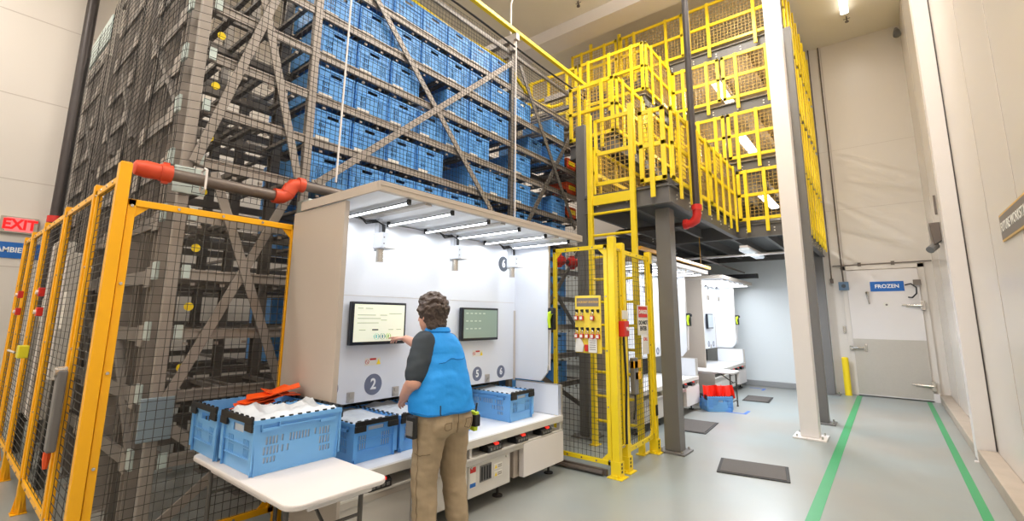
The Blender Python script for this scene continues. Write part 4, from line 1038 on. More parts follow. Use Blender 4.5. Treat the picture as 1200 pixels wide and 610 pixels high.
# touch screens
def screen_mat(name, base, seed, lit, est):
    m = mat(name, base, .25)
    nt = m.node_tree; b = nt.nodes['Principled BSDF']
    b.inputs['Emission Color'].default_value = base; b.inputs['Emission Strength'].default_value = est
    return m
S_LIT = screen_mat('lit screen pale', rgb(226, 228, 206), 1, True, .45)
S_DIM = screen_mat('lit screen grey green', rgb(140, 158, 146), 1, True, .18)
def monitor(yc, zc, w, h, label, face, rows, group='touch screens'):
    t = thing('touch_screen', label, 'monitor', (BX, yc, zc), group)
    MB().box(BX + .004, BX + .016, yc - .1, yc + .1, zc - .08, zc + .08).box(BX + .016, BX + .062, yc - w / 2, yc + w / 2, zc - h / 2, zc + h / 2).build('housing', M['screen_frame'], t, bevel=.006)
    MB().box(BX + .0625, BX + .0645, yc - w / 2 + .022, yc + w / 2 - .02, zc - h / 2 + .026, zc + h / 2 - .02).build('display', face, t)
    x = BX + .0648
    if rows:
        g = MB(); v = MB()
        L = yc - w / 2 + .05
        for (a, b, z) in ((0, .05, .115), (.07, .14, .115), (0, .17, .062), (.21, .28, .062), (.30, .43, .075), (0, .22, .035), (.22, .28, .022), (0, .2, .0), (.02, .08, -.055), (.30, .35, -.055), (.38, .43, -.055)):
            g.box(x, x + .0005, L + a, L + b, zc + z, zc + z + .006)
        v.box(x, x + .0005, L + .14, L + .20, zc - .058, zc - .045)
        g.build('text_lines', mat('screen grey text', rgb(168, 170, 156), .4, emit=rgb(168, 170, 156), estr=.25), t)
        v.build('dark_text', M['dgrey'], t)
        for q, c in enumerate(((96, 184, 178), (70, 130, 140), (120, 176, 70))):
            r = MB()
            for e in range(24):
                a0, a1 = 2 * PI * e / 24, 2 * PI * (e + 1) / 24
                yc_ = L + .185 + q * .058
                r.bar((x + .0006, yc_ + .024 * math.cos(a0), zc - .105 + .024 * math.sin(a0)), (x + .0006, yc_ + .024 * math.cos(a1), zc - .105 + .024 * math.sin(a1)), .007, .001)
            r.box(x, x + .001, yc_ - .006, yc_ + .006, zc - .118, zc - .092)
            r.build('round_button', mat('screen button %d' % q, rgb(*c), .4, emit=rgb(*c), estr=.3), t)
    else:
        g = MB()
        for r_ in range(3):
            for c_ in range(4 if r_ else 5):
                g.box(x, x + .0005, yc - w / 2 + .05 + c_ * .062, yc - w / 2 + .085 + c_ * .062, zc + .10 - r_ * .075, zc + .112 - r_ * .075)
        g.build('icons', mat('screen icon pale', rgb(176, 190, 176), .4, emit=rgb(176, 190, 176), estr=.2), t)
    return t
monitor(2.345, 1.488, .53, .34, 'black framed touch screen showing a pale page, beside the raised hand', S_LIT, True)
monitor(3.575, 1.475, .545, .325, 'black framed touch screen with a dim grey green picture, above badge 5', S_DIM, False)
monitor(Y2 + .63, 1.488, .50, .32, 'touch screen on the workstation behind the yellow cage', S_DIM, False)
monitor(11.57, 1.50, .42, .34, 'pale touch screen on the workstation by the end wall', mat('far pale screen', rgb(190, 200, 206), .3), False)

# overhead scanner units hanging from the canopies
def scanner_unit(yc, label, far=False):
    t = thing('overhead_scanner', label, 'scanner', (BX + .2, yc, 2.1), 'overhead scanner units')
    x = BX + .16
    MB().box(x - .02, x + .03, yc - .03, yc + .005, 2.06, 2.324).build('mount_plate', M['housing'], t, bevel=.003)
    b = MB().box(x - .01, x + .11, yc - .05, yc + .075, 2.075, 2.20)
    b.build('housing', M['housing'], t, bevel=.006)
    MB().box(x + .111, x + .135, yc - .03, yc + .075, 2.075, 2.083).build('shield', M['white_paint'], t)
    MB().cyl((x + .03, yc - .005, 1.97), (x + .03, yc - .005, 2.074), .030, 14).build('scan_head', M['chrome'], t)
    MB().cyl((x + .1105, yc - .03, 2.16), (x + .113, yc - .03, 2.16), .006, 8).cyl((x + .1105, yc - .03, 2.11), (x + .113, yc - .03, 2.11), .006, 8).build('screws', M['dgrey'], t)
    c = MB()
    for q in range(3):
        o = .012 * q
        c.tube([(x + .02, yc - .22 + o * 2, 2.31 - o), (x + .03, yc - .15, 2.285 - o), (x + .04, yc - .07 + o, 2.30 - o * .5), (x + .05, yc - .01 + o, 2.27), (x + .045, yc + o * .8, 2.20)], .0055, 5)
    c.build('cables', M['black'] if not far else M['dgrey'], t)
    return t
for ys, nm in ((Y1, 'at the person'), (Y2, 'behind the cage'), (Y3, 'by the end wall')):
    for dy, n2 in ((.50, 'first'), (1.34, 'second'), (2.20, 'third')):
        scanner_unit(ys + dy, 'white overhead scanner under the workstation canopy %s, %s from its beige wall' % (nm, n2), ys != Y1)

# button modules on the ledge
def button_module(yc, label):
    x = CFX - .035
    t = thing('button_module', label, 'button module', (x, yc, .43), 'button modules on workstation ledges')
    MB().prism([(x - .06, yc - .09, .432), (x + .05, yc - .09, .432), (x + .05, yc - .09, .475), (x - .02, yc - .09, .518), (x - .06, yc - .09, .518)], (0, .18, 0)).build('body', M['black'], t, bevel=.006)
    k = MB()
    for q in range(4): k.box(x + .0505, x + .055, yc - .07 + q * .038, yc - .045 + q * .038, .445, .465)
    k.build('keys', M['dgrey'], t)
    MB().box(x - .035, x - .004, yc + .0, yc + .055, .498, .5035).box(x + .02, x + .045, yc + .0, yc + .05, .47, .496).build('button', M['red_lit'], t, bevel=.004)
for ys, nm, dys in ((Y1, 'workstation with the person', (.30, 1.46, 1.84, 2.23)), (Y2, 'workstation behind the cage', (1.46, 1.84, 2.23)), (Y3, 'workstation by the end wall', (1.02, 1.46, 1.84, 2.23))):
    for i, dy in enumerate(dys):
        button_module(ys + dy, 'black module with red button on the ledge of the %s, %s' % (nm, ORD[i]))

# hand scanners in holders on the outer workstation walls
def hand_scanner(y, label):
    t = thing('hand_scanner', label, 'hand scanner', (WF, y, 1.5), 'hand scanners')
    MB().box(WF + .013, WF + .09, y - .06, y - .005, 1.42, 1.65).build('holder', M['black'], t, bevel=.008)
    MB().tube([(WF + .06, y - .09, 1.44), (WF + .05, y - .09, 1.52), (WF + .06, y - .085, 1.59), (WF + .11, y - .085, 1.61)], [.014, .018, .026, .020], 10).build('scanner_body', M['hivis'], t, True)
    MB().box(WF + .09, WF + .125, y - .115, y - .06, 1.585, 1.635).build('scanner_nose', M['black'], t, bevel=.006)
    MB().tube([(WF + .05, y - .06, 1.42), (WF + .03, y - .04, 1.2), (WF + .02, y - .03, 1.0)], .008, 6).build('cable', M['white_paint'], t)
for ys, nm in ((Y1, 'the workstation beside the cage mesh'), (Y2, 'the workstation behind the cage'), (Y3, 'the last workstation')):
    hand_scanner(ys + 2.53, 'yellow green scanner in black holder on the end of ' + nm)

# ------------------------------------------------------------------ detailed picking totes
def liner_mesh(L, W, z0, z1, seed, over):
    """bag lining: inner walls plus a crumpled top sheet that spills over the rim"""
    rnd = random.Random(seed); nx, ny = 26, 18
    vs = []; fs = []
    for j in range(ny + 1):
        for i in range(nx + 1):
            u = i / nx; v = j / ny
            x = (u - .5) * L; y = (v - .5) * W
            edge = min(u, 1 - u, v, 1 - v)
            n = over * (noise.noise(Vector((x * 5 + seed, y * 6, seed * .7))) * .045 + (.5 - abs(noise.noise(Vector((x * 8 + seed, y * 9, 3.1 + seed))))) * .055)
            z = z1 + (n if edge > 0 else n * .25)
            vs.append((x, y, z))
    W_ = nx + 1
    for j in range(ny):
        for i in range(nx): fs.append((j * W_ + i, j * W_ + i + 1, (j + 1) * W_ + i + 1, (j + 1) * W_ + i))
    m = MB().add(vs, fs)
    a, b = L / 2 - .012, W / 2 - .012
    m.add([(-a, -b, z0), (a, -b, z0), (a, b, z0), (-a, b, z0), (-L / 2, -W / 2, z1), (L / 2, -W / 2, z1), (L / 2, W / 2, z1), (-L / 2, W / 2, z1)],
          [(0, 3, 2, 1), (0, 1, 5, 4), (1, 2, 6, 5), (2, 3, 7, 6), (3, 0, 4, 7)])
    return m
def big_tote(name, label, loc, rot, color, group, L=.60, W=.40, H=.285, liner=True, seed=1, cat='tote', over=1.0):
    """long side along local x"""
    t = thing(name, label, cat, (0, 0, 0), group)
    ins = .014
    body = MB()
    def wall(p, U, N, ln, holes):
        body.perf(p, U, Vector((0, 0, 1)) - N * (-ins / H), -N, (0, ln), (0, H), holes, .005)
    hl = []
    def slots(u0, n, z0, z1, pitch=.018, w=.0105):
        for k in range(n): hl.append((u0 + k * pitch + L / 2 - .30, u0 + k * pitch + w + L / 2 - .30, z0, z1))
    slots(.115, 4, .150, .192); slots(.20, 1, .158, .192); slots(.245, 7, .150, .192); slots(.395, 1, .158, .192); slots(.425, 4, .150, .192)
    slots(.105, 5, .098, .140); slots(.205, 2, .10, .135, .03); slots(.43, 4, .098, .140)
    slots(.11, 4, .055, .085); slots(.435, 4, .055, .085)
    for s in (-1, 1):
        N = Vector((0, s, 0))
        base = Vector((-L / 2, s * (W / 2 - ins), 0))
        wall(base, Vector((1, 0, 0)), N, L, hl)
    hl2 = [(W / 2 - .065, W / 2 + .065, .205, .245)]
    for u in (.06, .255):
        for k in range(4):
            for z in (.085, .135): hl2.append((u + k * .019, u + k * .019 + .010, z, z + .042))
    for s in (-1, 1):
        N = Vector((s, 0, 0))
        base = Vector((s * (L / 2 - ins), -W / 2, 0))
        wall(base, Vector((0, 1, 0)), N, W, hl2)
    body.box(-L / 2 + ins, L / 2 - ins, -W / 2 + ins, W / 2 - ins, .006, .014)
    # rim flange, ribs, stacking feet
    for s in (-1, 1):
        body.box(-L / 2 - .006, L / 2 + .006, s * (W / 2), s * (W / 2 + .008), H - .022, H)
        body.box(-.22, -.12, s * (W / 2), s * (W / 2 + .012), H - .06, H - .045).box(-.22, -.215, s * (W / 2 - .004), s * (W / 2 + .012), H - .06, H - .02).box(-.125, -.12, s * (W / 2 - .004), s * (W / 2 + .012), H - .06, H - .02)
        body.box(.12, .22, s * (W / 2), s * (W / 2 + .012), H - .06, H - .045)
        body.box(-.12, .12, s * (W / 2), s * (W / 2 + .010), H - .048, H - .042)
        body.box(s * (L / 2), s * (L / 2 + .008), -W / 2 - .006, W / 2 + .006, H - .03, H - .018)
        for q in (-1, 1): body.box(s * (L / 2 - .004), s * (L / 2 + .006), q * (W / 2 - .03), q * (W / 2 + .004), .03, H)
        for z in (.075, .145): body.box(s * (L / 2 - ins + .008), s * (L / 2 + .000), -W / 2 + .02, W / 2 - .02, z, z + .005)
        for k in range(7): body.box(-L / 2 + .04 + k * (L - .08) / 7 + .008, -L / 2 + .04 + (k + 1) * (L - .08) / 7 - .010, s * (W / 2 - ins - .004), s * (W / 2 - ins + .002), 0, .016)
    b = body.build('body', M[color], t)
    for s in (-1, 1):
        h = MB()
        x0, x1 = s * (L / 2 + .004), s * (L / 2 + .018)
        h.box(x0, x1, -W / 2 + .0, W / 2 - .0, H - .018, H + .014)
        for q in (-1, 1): h.box(x0, x1, q * (W / 2 - .085), q * (W / 2 + .004), H - .058, H - .018)
        for k in range(6): h.box(s * (L / 2 - .006), x0, -W / 2 + .02 + k * (W - .07) / 5, -W / 2 + .05 + k * (W - .07) / 5, H + .0, H + .018)
        h.build('bail_bar', M['black'], t, bevel=.003)
    for s in (-1, 1):
        for k in range(9): MB().box(-L / 2 + .03 + k * (L - .07) / 8.5, -L / 2 + .052 + k * (L - .07) / 8.5, s * (W / 2 - .004), s * (W / 2 + .005), H - .002, H + .008).build('hinge_knuckle', M['black'], t)
    if liner:
        liner_mesh(L - .018, W - .018, .02, H - .012, seed, over).build('liner', M['liner'], t, True)
    t.location = loc; t.rotation_euler = (0, 0, rot)
    return t
TZ = .70
R90 = PI / 2
# on the folding table
big_tote('picking_tote', 'pale blue tote with white liner on the folding table, its long side towards the viewer', (-2.885, 1.434, TZ + .001), R90 + .012, 'blue_l', 'picking totes with liners', seed=3, L=.51, over=1.15)
big_tote('picking_tote', 'pale blue tote at the back of the folding table, holding the orange bags', (-3.325, 1.418, TZ + .001), R90 + .0, 'blue_l', 'picking totes with liners', seed=5, liner=False, L=.51)
# on the deck of the workstation, pushed through under its back panel
for y, L_, W_, c_, lab, sd in ((2.111, .58, .355, 'blue', 'blue tote with white liner on the deck just beyond the folding table', 8),
                           (2.50, .58, .355, 'blue', 'blue tote on the deck partly hidden behind the hand of the person', 11),
                           (2.89, .58, .355, 'blue', 'blue tote standing on the deck past the person, mostly hidden by the vest', 17),
                           (3.815, .58, .37, 'blue_l', 'pale blue tote with white liner on the deck in front of badges 5 and 6', 14)):
    big_tote('picking_tote', lab, (-3.18, y, ZD + .001), PI, c_, 'picking totes with liners', seed=sd, L=L_, W=W_, H=.262, over=.55)

def bag_sheet(w, l, seed, bend):
    vs = []; fs = []; nx, ny = 10, 8
    for s in (0, 1):
        for j in range(ny + 1):
            for i in range(nx + 1):
                x = (i / nx - .5) * l; y = (j / ny - .5) * w
                z = bend * (x / l) ** 2 * 4 * .05 + noise.noise(Vector((x * 6 + seed, y * 6, seed))) * .008 + s * .006
                vs.append((x, y, z))
    W_ = nx + 1; K = (nx + 1) * (ny + 1)
    for j in range(ny):
        for i in range(nx):
            a = j * W_ + i
            fs.append((a + K, a + 1 + K, a + W_ + 1 + K, a + W_ + K)); fs.append((a, a + W_, a + W_ + 1, a + 1))
    for i in range(nx):
        fs.append((i, i + 1, i + 1 + K, i + K)); b = ny * W_ + i; fs.append((b + 1, b, b + K, b + 1 + K))
    for j in range(ny):
        a = j * W_; fs.append((a + W_, a, a + K, a + W_ + K)); b = j * W_ + nx; fs.append((b, b + W_, b + W_ + K, b + K))
    return MB().add(vs, fs)
bag_lbl = ['lowest in the tote, next to the fence', 'second from the bottom', 'in the middle of the pile', 'second from the top', 'on top of the pile', 'standing on edge']
for i, (x, y, z, rx, ry, rz, l, w) in enumerate(((-3.31, 1.40, .945, .03, -.20, 1.45, .30, .15), (-3.32, 1.44, .962, .02, -.22, 1.70, .32, .13), (-3.29, 1.48, .990, .04, -.21, 1.30, .32, .13), (-3.30, 1.51, 1.012, .02, -.23, 1.62, .32, .12), (-3.25, 1.535, 1.034, .05, -.20, 1.15, .32, .13), (-3.27, 1.59, 1.020, .02, .16, 1.45, .22, .14))):
    o = bag_sheet(w, l, i * 3.7, .15).build('orange_bag', M['orange_bag'], None, True)
    o.location = (x, y, z); o.rotation_euler = (rx, ry, rz)
    tag(o, 'flat orange bag in the back table tote, ' + bag_lbl[i], 'bag', 'folded orange bags')

# folding tables
def folding_table(name, label, x0, x1, y0, y1, z, ins=.16):
    t = thing(name, label, 'folding table', ((x0 + x1) / 2, (y0 + y1) / 2, 0))
    r = .07; pts = []
    for cx, cy, a0 in ((x1 - r, y1 - r, 0), (x0 + r, y1 - r, 90), (x0 + r, y0 + r, 180), (x1 - r, y0 + r, 270)):
        for k in range(7):
            a = math.radians(a0 + 15 * k); pts.append((cx + r * math.cos(a), cy + r * math.sin(a), z - .028))
    MB().prism(pts, (0, 0, .028)).build('tabletop', M['table'], t, bevel=.008)
    m = .02; lip = .022
    for q in ((x0 + .28, x1 - .28, y0 + m, y0 + m + .02), (x0 + .28, x1 - .28, y1 - m - .02, y1 - m), (x0 + m, x0 + m + .02, y0 + .1, y1 - .1), (x1 - m - .02, x1 - m, y0 + .1, y1 - .1)):
        MB().box(*q, z - .028 - lip, z - .028).build('underside_lip', M['table'], t, bevel=.006)
    for x in (x0 + ins, x1 - ins):
        g = MB(); yy0, yy1 = y0 + .07, y1 - .07
        g.tube([(x, yy0, z - .029), (x, yy0, .02)], .013, 10).tube([(x, yy1, z - .029), (x, yy1, .02)], .013, 10)
        g.tube([(x, yy0, z - .06), (x, yy1, z - .06)], .011, 8).tube([(x, yy0, .12), (x, yy1, .12)], .011, 8)
        for yy in (yy0, yy1): g.cyl((x, yy, 0), (x, yy, .025), .017, 10)
        g.build('leg', M['steel_dk'], t, True)
        s = 1 if x < (x0 + x1) / 2 else -1
        MB().tube([(x, (y0 + y1) / 2, z - .20), (x + s * .25, (y0 + y1) / 2, z - .032)], .009, 8).tube([(x, yy0, z - .20), (x, yy1, z - .20)], .009, 8).build('brace', M['steel_dk'], t, True)
    MB().box(x0 - .001, x0 + .002, y0 + .10, y0 + .13, z - .02, z - .01).build('latch_hole', M['black'], t)
    return t
folding_table('folding_table', 'white folding table carrying two totes in front of the beige workstation wall', -3.40, -2.15, 1.13, 1.68, TZ)
folding_table('folding_table', 'small white folding table standing before the workstation by the end wall', -3.10, -2.20, 8.96, 9.50, .63, .06)

# crate with red bags on the floor by the far table
big_tote('picking_tote', 'blue crate on the floor under the far folding table, filled with red bags', (-2.46, 8.80, .001), math.radians(42), 'blue_l', 'picking totes with liners', seed=21, liner=False, L=.43, W=.31, H=.25)
for i, (dx, dy, rx, ry, rz) in enumerate(((-.125, -.125, 1.25, .12, .73), (-.045, -.045, 1.35, -.1, .73), (.115, .085, 1.2, .1, .73), (.035, .02, 1.3, .15, .73), (.16, .14, 1.4, -.1, .73))):
    o = bag_sheet(.22, .16, 40 + i * 2.3, 1.5).build('red_bag', M['red_bag'], None, True)
    o.location = (-2.46 + dx, 8.80 + dy, .30); o.rotation_euler = (rx, ry, rz)
    tag(o, 'crumpled red bag in the crate under the far table, ' + ['beside the workstation', 'in the middle', 'beside the table leg', 'lying across the front', 'at the back of the heap'][i], 'bag', 'red bags in the crate')

# rubber mats
def mat_pad(label, cx, cy, w, l, rot):
    t = thing('floor_mat', label, 'floor mat', (0, 0, 0), 'rubber floor mats')
    MB().box(-w / 2, w / 2, -l / 2, l / 2, .001, .010).build('edge', M['rubber_e'], t, bevel=.006)
    MB().box(-w / 2 + .03, w / 2 - .03, -l / 2 + .03, l / 2 - .03, .010, .015).build('pad', M['rubber'], t, bevel=.003)
    t.location = (cx, cy, 0); t.rotation_euler = (0, 0, rot)
mat_pad('dark rubber mat lying alone on the open floor in front of the white column', -1.25, 5.655, .655, .55, math.radians(10))
mat_pad('dark rubber mat behind the grey column beside the second workstation', -2.36, 7.30, .5, .85, math.radians(4))
mat_pad('dark rubber mat on the floor between crate and end wall', -2.15, 10.55, .46, .75, math.radians(4))
# conduit run on the floor under the cage panel
tag(MB().tube([(-3.1, 4.42, .03), (-2.35, 4.44, .03)], .022, 8).box(-3.1, -2.32, 4.46, 4.49, .002, .06).build('floor_conduit', M['pipe_g']), 'grey conduit run along the floor under the cage mesh panel', 'conduit')

# ------------------------------------------------------------------ the person at the screen
def solid(mb, name, m, parent, voxel, smooth, disp=None):
    """fuses overlapping closed shapes into one continuous skin"""
    me = bpy.data.meshes.new(name); me.from_pydata([tuple(v) for v in mb.v], [], mb.f)
    bm = bmesh.new(); bm.from_mesh(me); bmesh.ops.recalc_face_normals(bm, faces=bm.faces); bm.to_mesh(me); bm.free()
    o = bpy.data.objects.new(name, me); COL.objects.link(o)
    r = o.modifiers.new('r', 'REMESH'); r.mode = 'VOXEL'; r.voxel_size = voxel
    if smooth:
        s = o.modifiers.new('s', 'SMOOTH'); s.factor = .5; s.iterations = smooth
    dg = bpy.context.evaluated_depsgraph_get(); dg.update()
    me2 = bpy.data.meshes.new_from_object(o.evaluated_get(dg))
    o.modifiers.clear(); o.data = me2; bpy.data.meshes.remove(me)
    if disp:
        ns = [v.normal.copy() for v in me2.vertices]
        for v, n in zip(me2.vertices, ns): v.co = v.co + n * disp(v.co)
    off_ = wloc(parent) if parent else Vector()
    if off_.length > 0:
        me2.transform(Matrix.Translation(-off_))
    me2.materials.clear(); me2.materials.append(m)
    for p in me2.polygons: p.use_smooth = True
    if parent: o.parent = parent
    return o
def loft(mb, rings, n=28, pw=2.3):
    """rings: (centre, A, B, ra, rb) superellipse sections, closed at both ends"""
    k = len(mb.v)
    for c, A, B, ra, rb in rings:
        c = Vector(c); A = Vector(A); B = Vector(B)
        for j in range(n):
            t = 2 * PI * j / n; ct, st = math.cos(t), math.sin(t)
            mb.v.append(c + A * ra * math.copysign(abs(ct) ** (2 / pw), ct) + B * rb * math.copysign(abs(st) ** (2 / pw), st))
    for i in range(len(rings) - 1):
        for j in range(n):
            a = k + i * n + j; b = k + i * n + (j + 1) % n
            mb.f.append((a, b, b + n, a + n))
    mb.f.append(tuple(k + j for j in range(n))[::-1]); mb.f.append(tuple(k + (len(rings) - 1) * n + j for j in range(n)))
    return mb
def limb(mb, pts, rs, n=14):
    mb.tube(pts, rs, n)
    for p, r in zip(pts, rs): mb.ball(p, r * .99, n, 8)
    return mb
Fd = Vector((-1, .02, 0)).normalized(); Rt = Vector((Fd.y, -Fd.x, 0)); UP = Vector((0, 0, 1))
PC = Vector((-2.47, 2.345, 0))
def W3(a, b, z): return PC + Rt * a + Fd * b + UP * z
# joints
hipL, hipR = W3(-.10, .0, .86), W3(.10, .0, .86)
kneL, kneR = W3(-.125, .02, .47), W3(.130, .01, .47)
ankL, ankR = W3(-.135, -.02, .09), W3(.155, -.04, .09)
shL, shR = W3(-.135, .06, 1.37), W3(.165, .14, 1.36)
elL, wrL = W3(-.235, .03, 1.115), W3(-.16, .23, .985)
elR, wrR = W3(.185, .40, 1.285), W3(.135, .614, 1.365)
neck, head = W3(-.005, .085, 1.43), W3(-.025, .125, 1.56)
body = MB()
loft(body, [(W3(0, 0, .80), Rt, Fd, .17, .12), (W3(0, .01, .95), Rt, Fd, .18, .13), (W3(0, .03, 1.15), Rt, Fd, .15, .11), (W3(0.01, .06, 1.32), Rt, Fd, .13, .10), (W3(.0, .075, 1.40), Rt, Fd, .12, .075)])
limb(body, [hipL, kneL, ankL], [.09, .06, .045]); limb(body, [hipR, kneR, ankR], [.09, .06, .045])
for an in (ankL, ankR): limb(body, [an + Vector((0, 0, -.03)), an + Fd * .09 + Vector((0, 0, -.05)), an + Fd * .17 + Vector((0, 0, -.06))], [.042, .036, .026])
limb(body, [neck - UP * .05, neck + UP * .03, head - UP * .05], [.062, .058, .060])
limb(body, [shL, elL.lerp(shL, .5), elL, elL.lerp(wrL, .35), wrL], [.058, .058, .055, .052, .032])
limb(body, [shR, elR.lerp(shR, .5), elR, elR.lerp(wrR, .35), wrR], [.06, .053, .046, .046, .030])
# head: skull, jaw, nose, brow, ears
Hf = Vector((-1, -.10, -.10)).normalized(); Hr = Hf.cross(UP).normalized(); Hu = Hr.cross(Hf).normalized()
def HP(a, b, c): return head + Hr * a + Hf * b + Hu * c
def hball(mb, c, r, s): 
    k = len(mb.v); mb.ball((0, 0, 0), r, 20, 14, s)
    for i in range(k, len(mb.v)):
        v = mb.v[i]; mb.v[i] = c + Hr * v.x + Hf * v.y + Hu * v.z
hball(body, HP(0, 0, .02), .1, (.78, .96, 1.02))
hball(body, HP(0, .045, -.045), .075, (.80, .70, .95))
hball(body, HP(0, .062, -.085), .038, (1.0, .8, .8))
body.tube([HP(0, .090, .018), HP(0, .108, -.012), HP(0, .116, -.028), HP(0, .095, -.036)], [.010, .013, .016, .012], 8)
body.ball(HP(0, .090, -.060), .018, 10, 8, (1, 1, .6))
for s in (-1, 1):
    hball(body, HP(s * .030, .082, .028), .022, (1.1, .6, .5))
    hball(body, HP(s * .078, -.005, -.012), .032, (.35, .65, 1.0))
def hand(mb, w, d, palm_n, side, curl, pts_dir=None):
    """palm and five fingers; d: finger direction, palm_n: palm normal, side: thumb side"""
    d = d.normalized(); side = (side - d * side.dot(d)).normalized(); pn = d.cross(side).normalized()
    if pn.dot(palm_n) < 0: pn = -pn
    k = len(mb.v); 
    loft(mb, [(w - d * .01, side, pn, .026, .020), (w + d * .03, side, pn, .036, .017), (w + d * .085, side, pn, .041, .014)], 16)
    L = [.068, .078, .073, .056]
    for q in range(4):
        o = w + d * .083 + side * (.031 - q * .0205)
        c = curl[q]; p1 = o + d * L[q] * .42 + pn * L[q] * .10 * c
        p2 = p1 + (d * (1 - .45 * c) + pn * .75 * c).normalized() * L[q] * .34
        p3 = p2 + (d * (1 - .85 * c) + pn * 1.0 * c).normalized() * L[q] * .26
        limb(mb, [o - d * .012, p1, p2, p3], [.0095, .0088, .0080, .0068], 10)
    t0 = w + d * .022 + side * .024; t1 = t0 + (side * .75 + d * .6 + pn * .25).normalized() * .042; t2 = t1 + (d * .9 + side * .2 + pn * .3).normalized() * .032; t3 = t2 + (d + pn * .2).normalized() * .02
    limb(mb, [t0, t1, t2, t3], [.014, .0115, .0100, .0082], 10)
hand(body, wrR, Vector((-1, -.22, .04)), Vector((0, -.3, -1)), Vector((0, -1, .15)), [.22, .85, .95, 1.0])
hand(body, wrL, Vector((-.75, .45, -.42)), Vector((-.2, .5, -1)), Vector((-.4, .9, .3)), [.5, .55, .6, .65])
person = solid(body, 'person', M['skin'], None, .0058, 3)
tag(person, 'person in bright blue vest and khaki trousers touching the screen, seen from behind', 'person')
# hair: one mop of curls
hair = MB(); rnd = random.Random(5)
hball(hair, HP(0, -.020, .036), .110, (.96, 1.0, 1.0))
hball(hair, HP(0, -.048, -.066), .086, (1.0, .72, 1.05))
for i in range(240):
    th = rnd.uniform(0, 2 * PI); ph = math.acos(rnd.uniform(-.75, 1))
    a, b, c = math.sin(ph) * math.cos(th), math.sin(ph) * math.sin(th), math.cos(ph)
    if b > .45 and c < .45: continue
    if b > .1 and c < -.1: continue
    r = rnd.uniform(.011, .021); kf = .114 if c > -.1 else .106
    hball(hair, HP(a * kf * .92, b * kf * 1.02 - .02, c * kf * 1.02 + .034), r, (1, 1, 1))
solid(hair, 'hair', M['hair'], person, .0055, 1, lambda v: noise.noise(v * 60) * .006 + noise.noise(v * 120) * .003)
for s in (-1, 1):
    e = MB(); e.ball(HP(s * .031, .083, .012), .012, 12, 8); e.build('eye', M['white'], person, True)
# trousers
tr = MB()
loft(tr, [(W3(0, .0, .78), Rt, Fd, .195, .145), (W3(0, .0, .86), Rt, Fd, .215, .160), (W3(0, .01, 1.0), Rt, Fd, .205, .150)])
limb(tr, [hipL + UP * .0 - Rt * .005, hipL.lerp(kneL, .45), kneL, kneL.lerp(ankL, .55), ankL - UP * .02 + Fd * .01], [.124, .106, .087, .081, .074], 20)
limb(tr, [hipR + Rt * .005, hipR.lerp(kneR, .45), kneR, kneR.lerp(ankR, .55), ankR - UP * .02 + Fd * .01], [.124, .106, .087, .081, .074], 20)
hball_ = None
for s in (-1, 1): tr.ball(W3(s * .085, -.075, .85), .10, 18, 12, (1, 1, 1.1))
def cloth(v):
    return noise.noise(Vector((v.x * 9, v.y * 9, v.z * 16))) * .007 + noise.noise(Vector((v.x * 22, v.y * 22, v.z * 34))) * .004
solid(tr, 'trousers', M['khaki'], person, .009, 4, cloth)
st = MB()
for s in (-1, 1):
    st.box(*([0] * 6)) if False else None
pk = MB()
pL = W3(-.225, -.05, .66)
# shirt: sleeves and collar band under the vest
sh = MB()
limb(sh, [shL - Rt * .0, shL.lerp(elL, .5), shL.lerp(elL, .84)], [.082, .082, .074], 20)
limb(sh, [shR, shR.lerp(elR, .5), shR.lerp(elR, .80)], [.074, .070, .064], 20)
loft(sh, [(W3(0, .05, 1.20), Rt, Fd, .18, .12), (W3(0.01, .065, 1.34), Rt, Fd, .165, .108), (W3(.0, .075, 1.42), Rt, Fd, .09, .07)])
solid(sh, 'shirt', M['sleeve'], person, .008, 4, lambda v: noise.noise(Vector((v.x * 14, v.y * 14, v.z * 22))) * .006)
# vest
ve = MB()
loft(ve, [(W3(.0, .0, .905), Rt, Fd, .243, .182), (W3(.0, .01, .96), Rt, Fd, .240, .180), (W3(.0, .02, 1.06), Rt, Fd, .228, .168), (W3(.01, .035, 1.17), Rt, Fd, .206, .150), (W3(.02, .05, 1.27), Rt, Fd, .178, .136), (W3(.022, .06, 1.34), Rt, Fd, .160, .124), (W3(.018, .068, 1.395), Rt, Fd, .130, .104), (W3(.0, .078, 1.44), Rt, Fd, .085, .080)], 40, 2.4)
ve.ball(W3(-.075, .06, 1.365), .068, 16, 10); ve.ball(W3(.115, .08, 1.36), .070, 16, 10)
def vestd(v):
    zz = (v.z - 1.12)
    w = noise.noise(Vector((v.x * 6, v.y * 6 + v.z * 5, v.z * 13))) * .006 + noise.noise(Vector((v.x * 13, v.y * 15, v.z * 24 + 5))) * .004
    return w * (1.0 if v.z < 1.3 else .5)
solid(ve, 'vest', M['vest'], person, .008, 3, vestd)
c = MB(); pts = []
for k in range(17):
    a = math.radians(-160 + 320 * k / 16 - 90)
    pts.append(W3(-.0, .078, 1.445) + Rt * .078 * math.cos(a) + Fd * .074 * math.sin(a))
c.tube(pts, .020, 8); c.tube([p + UP * .014 for p in pts], .013, 8)
c.build('collar', M['vest'], person, True)
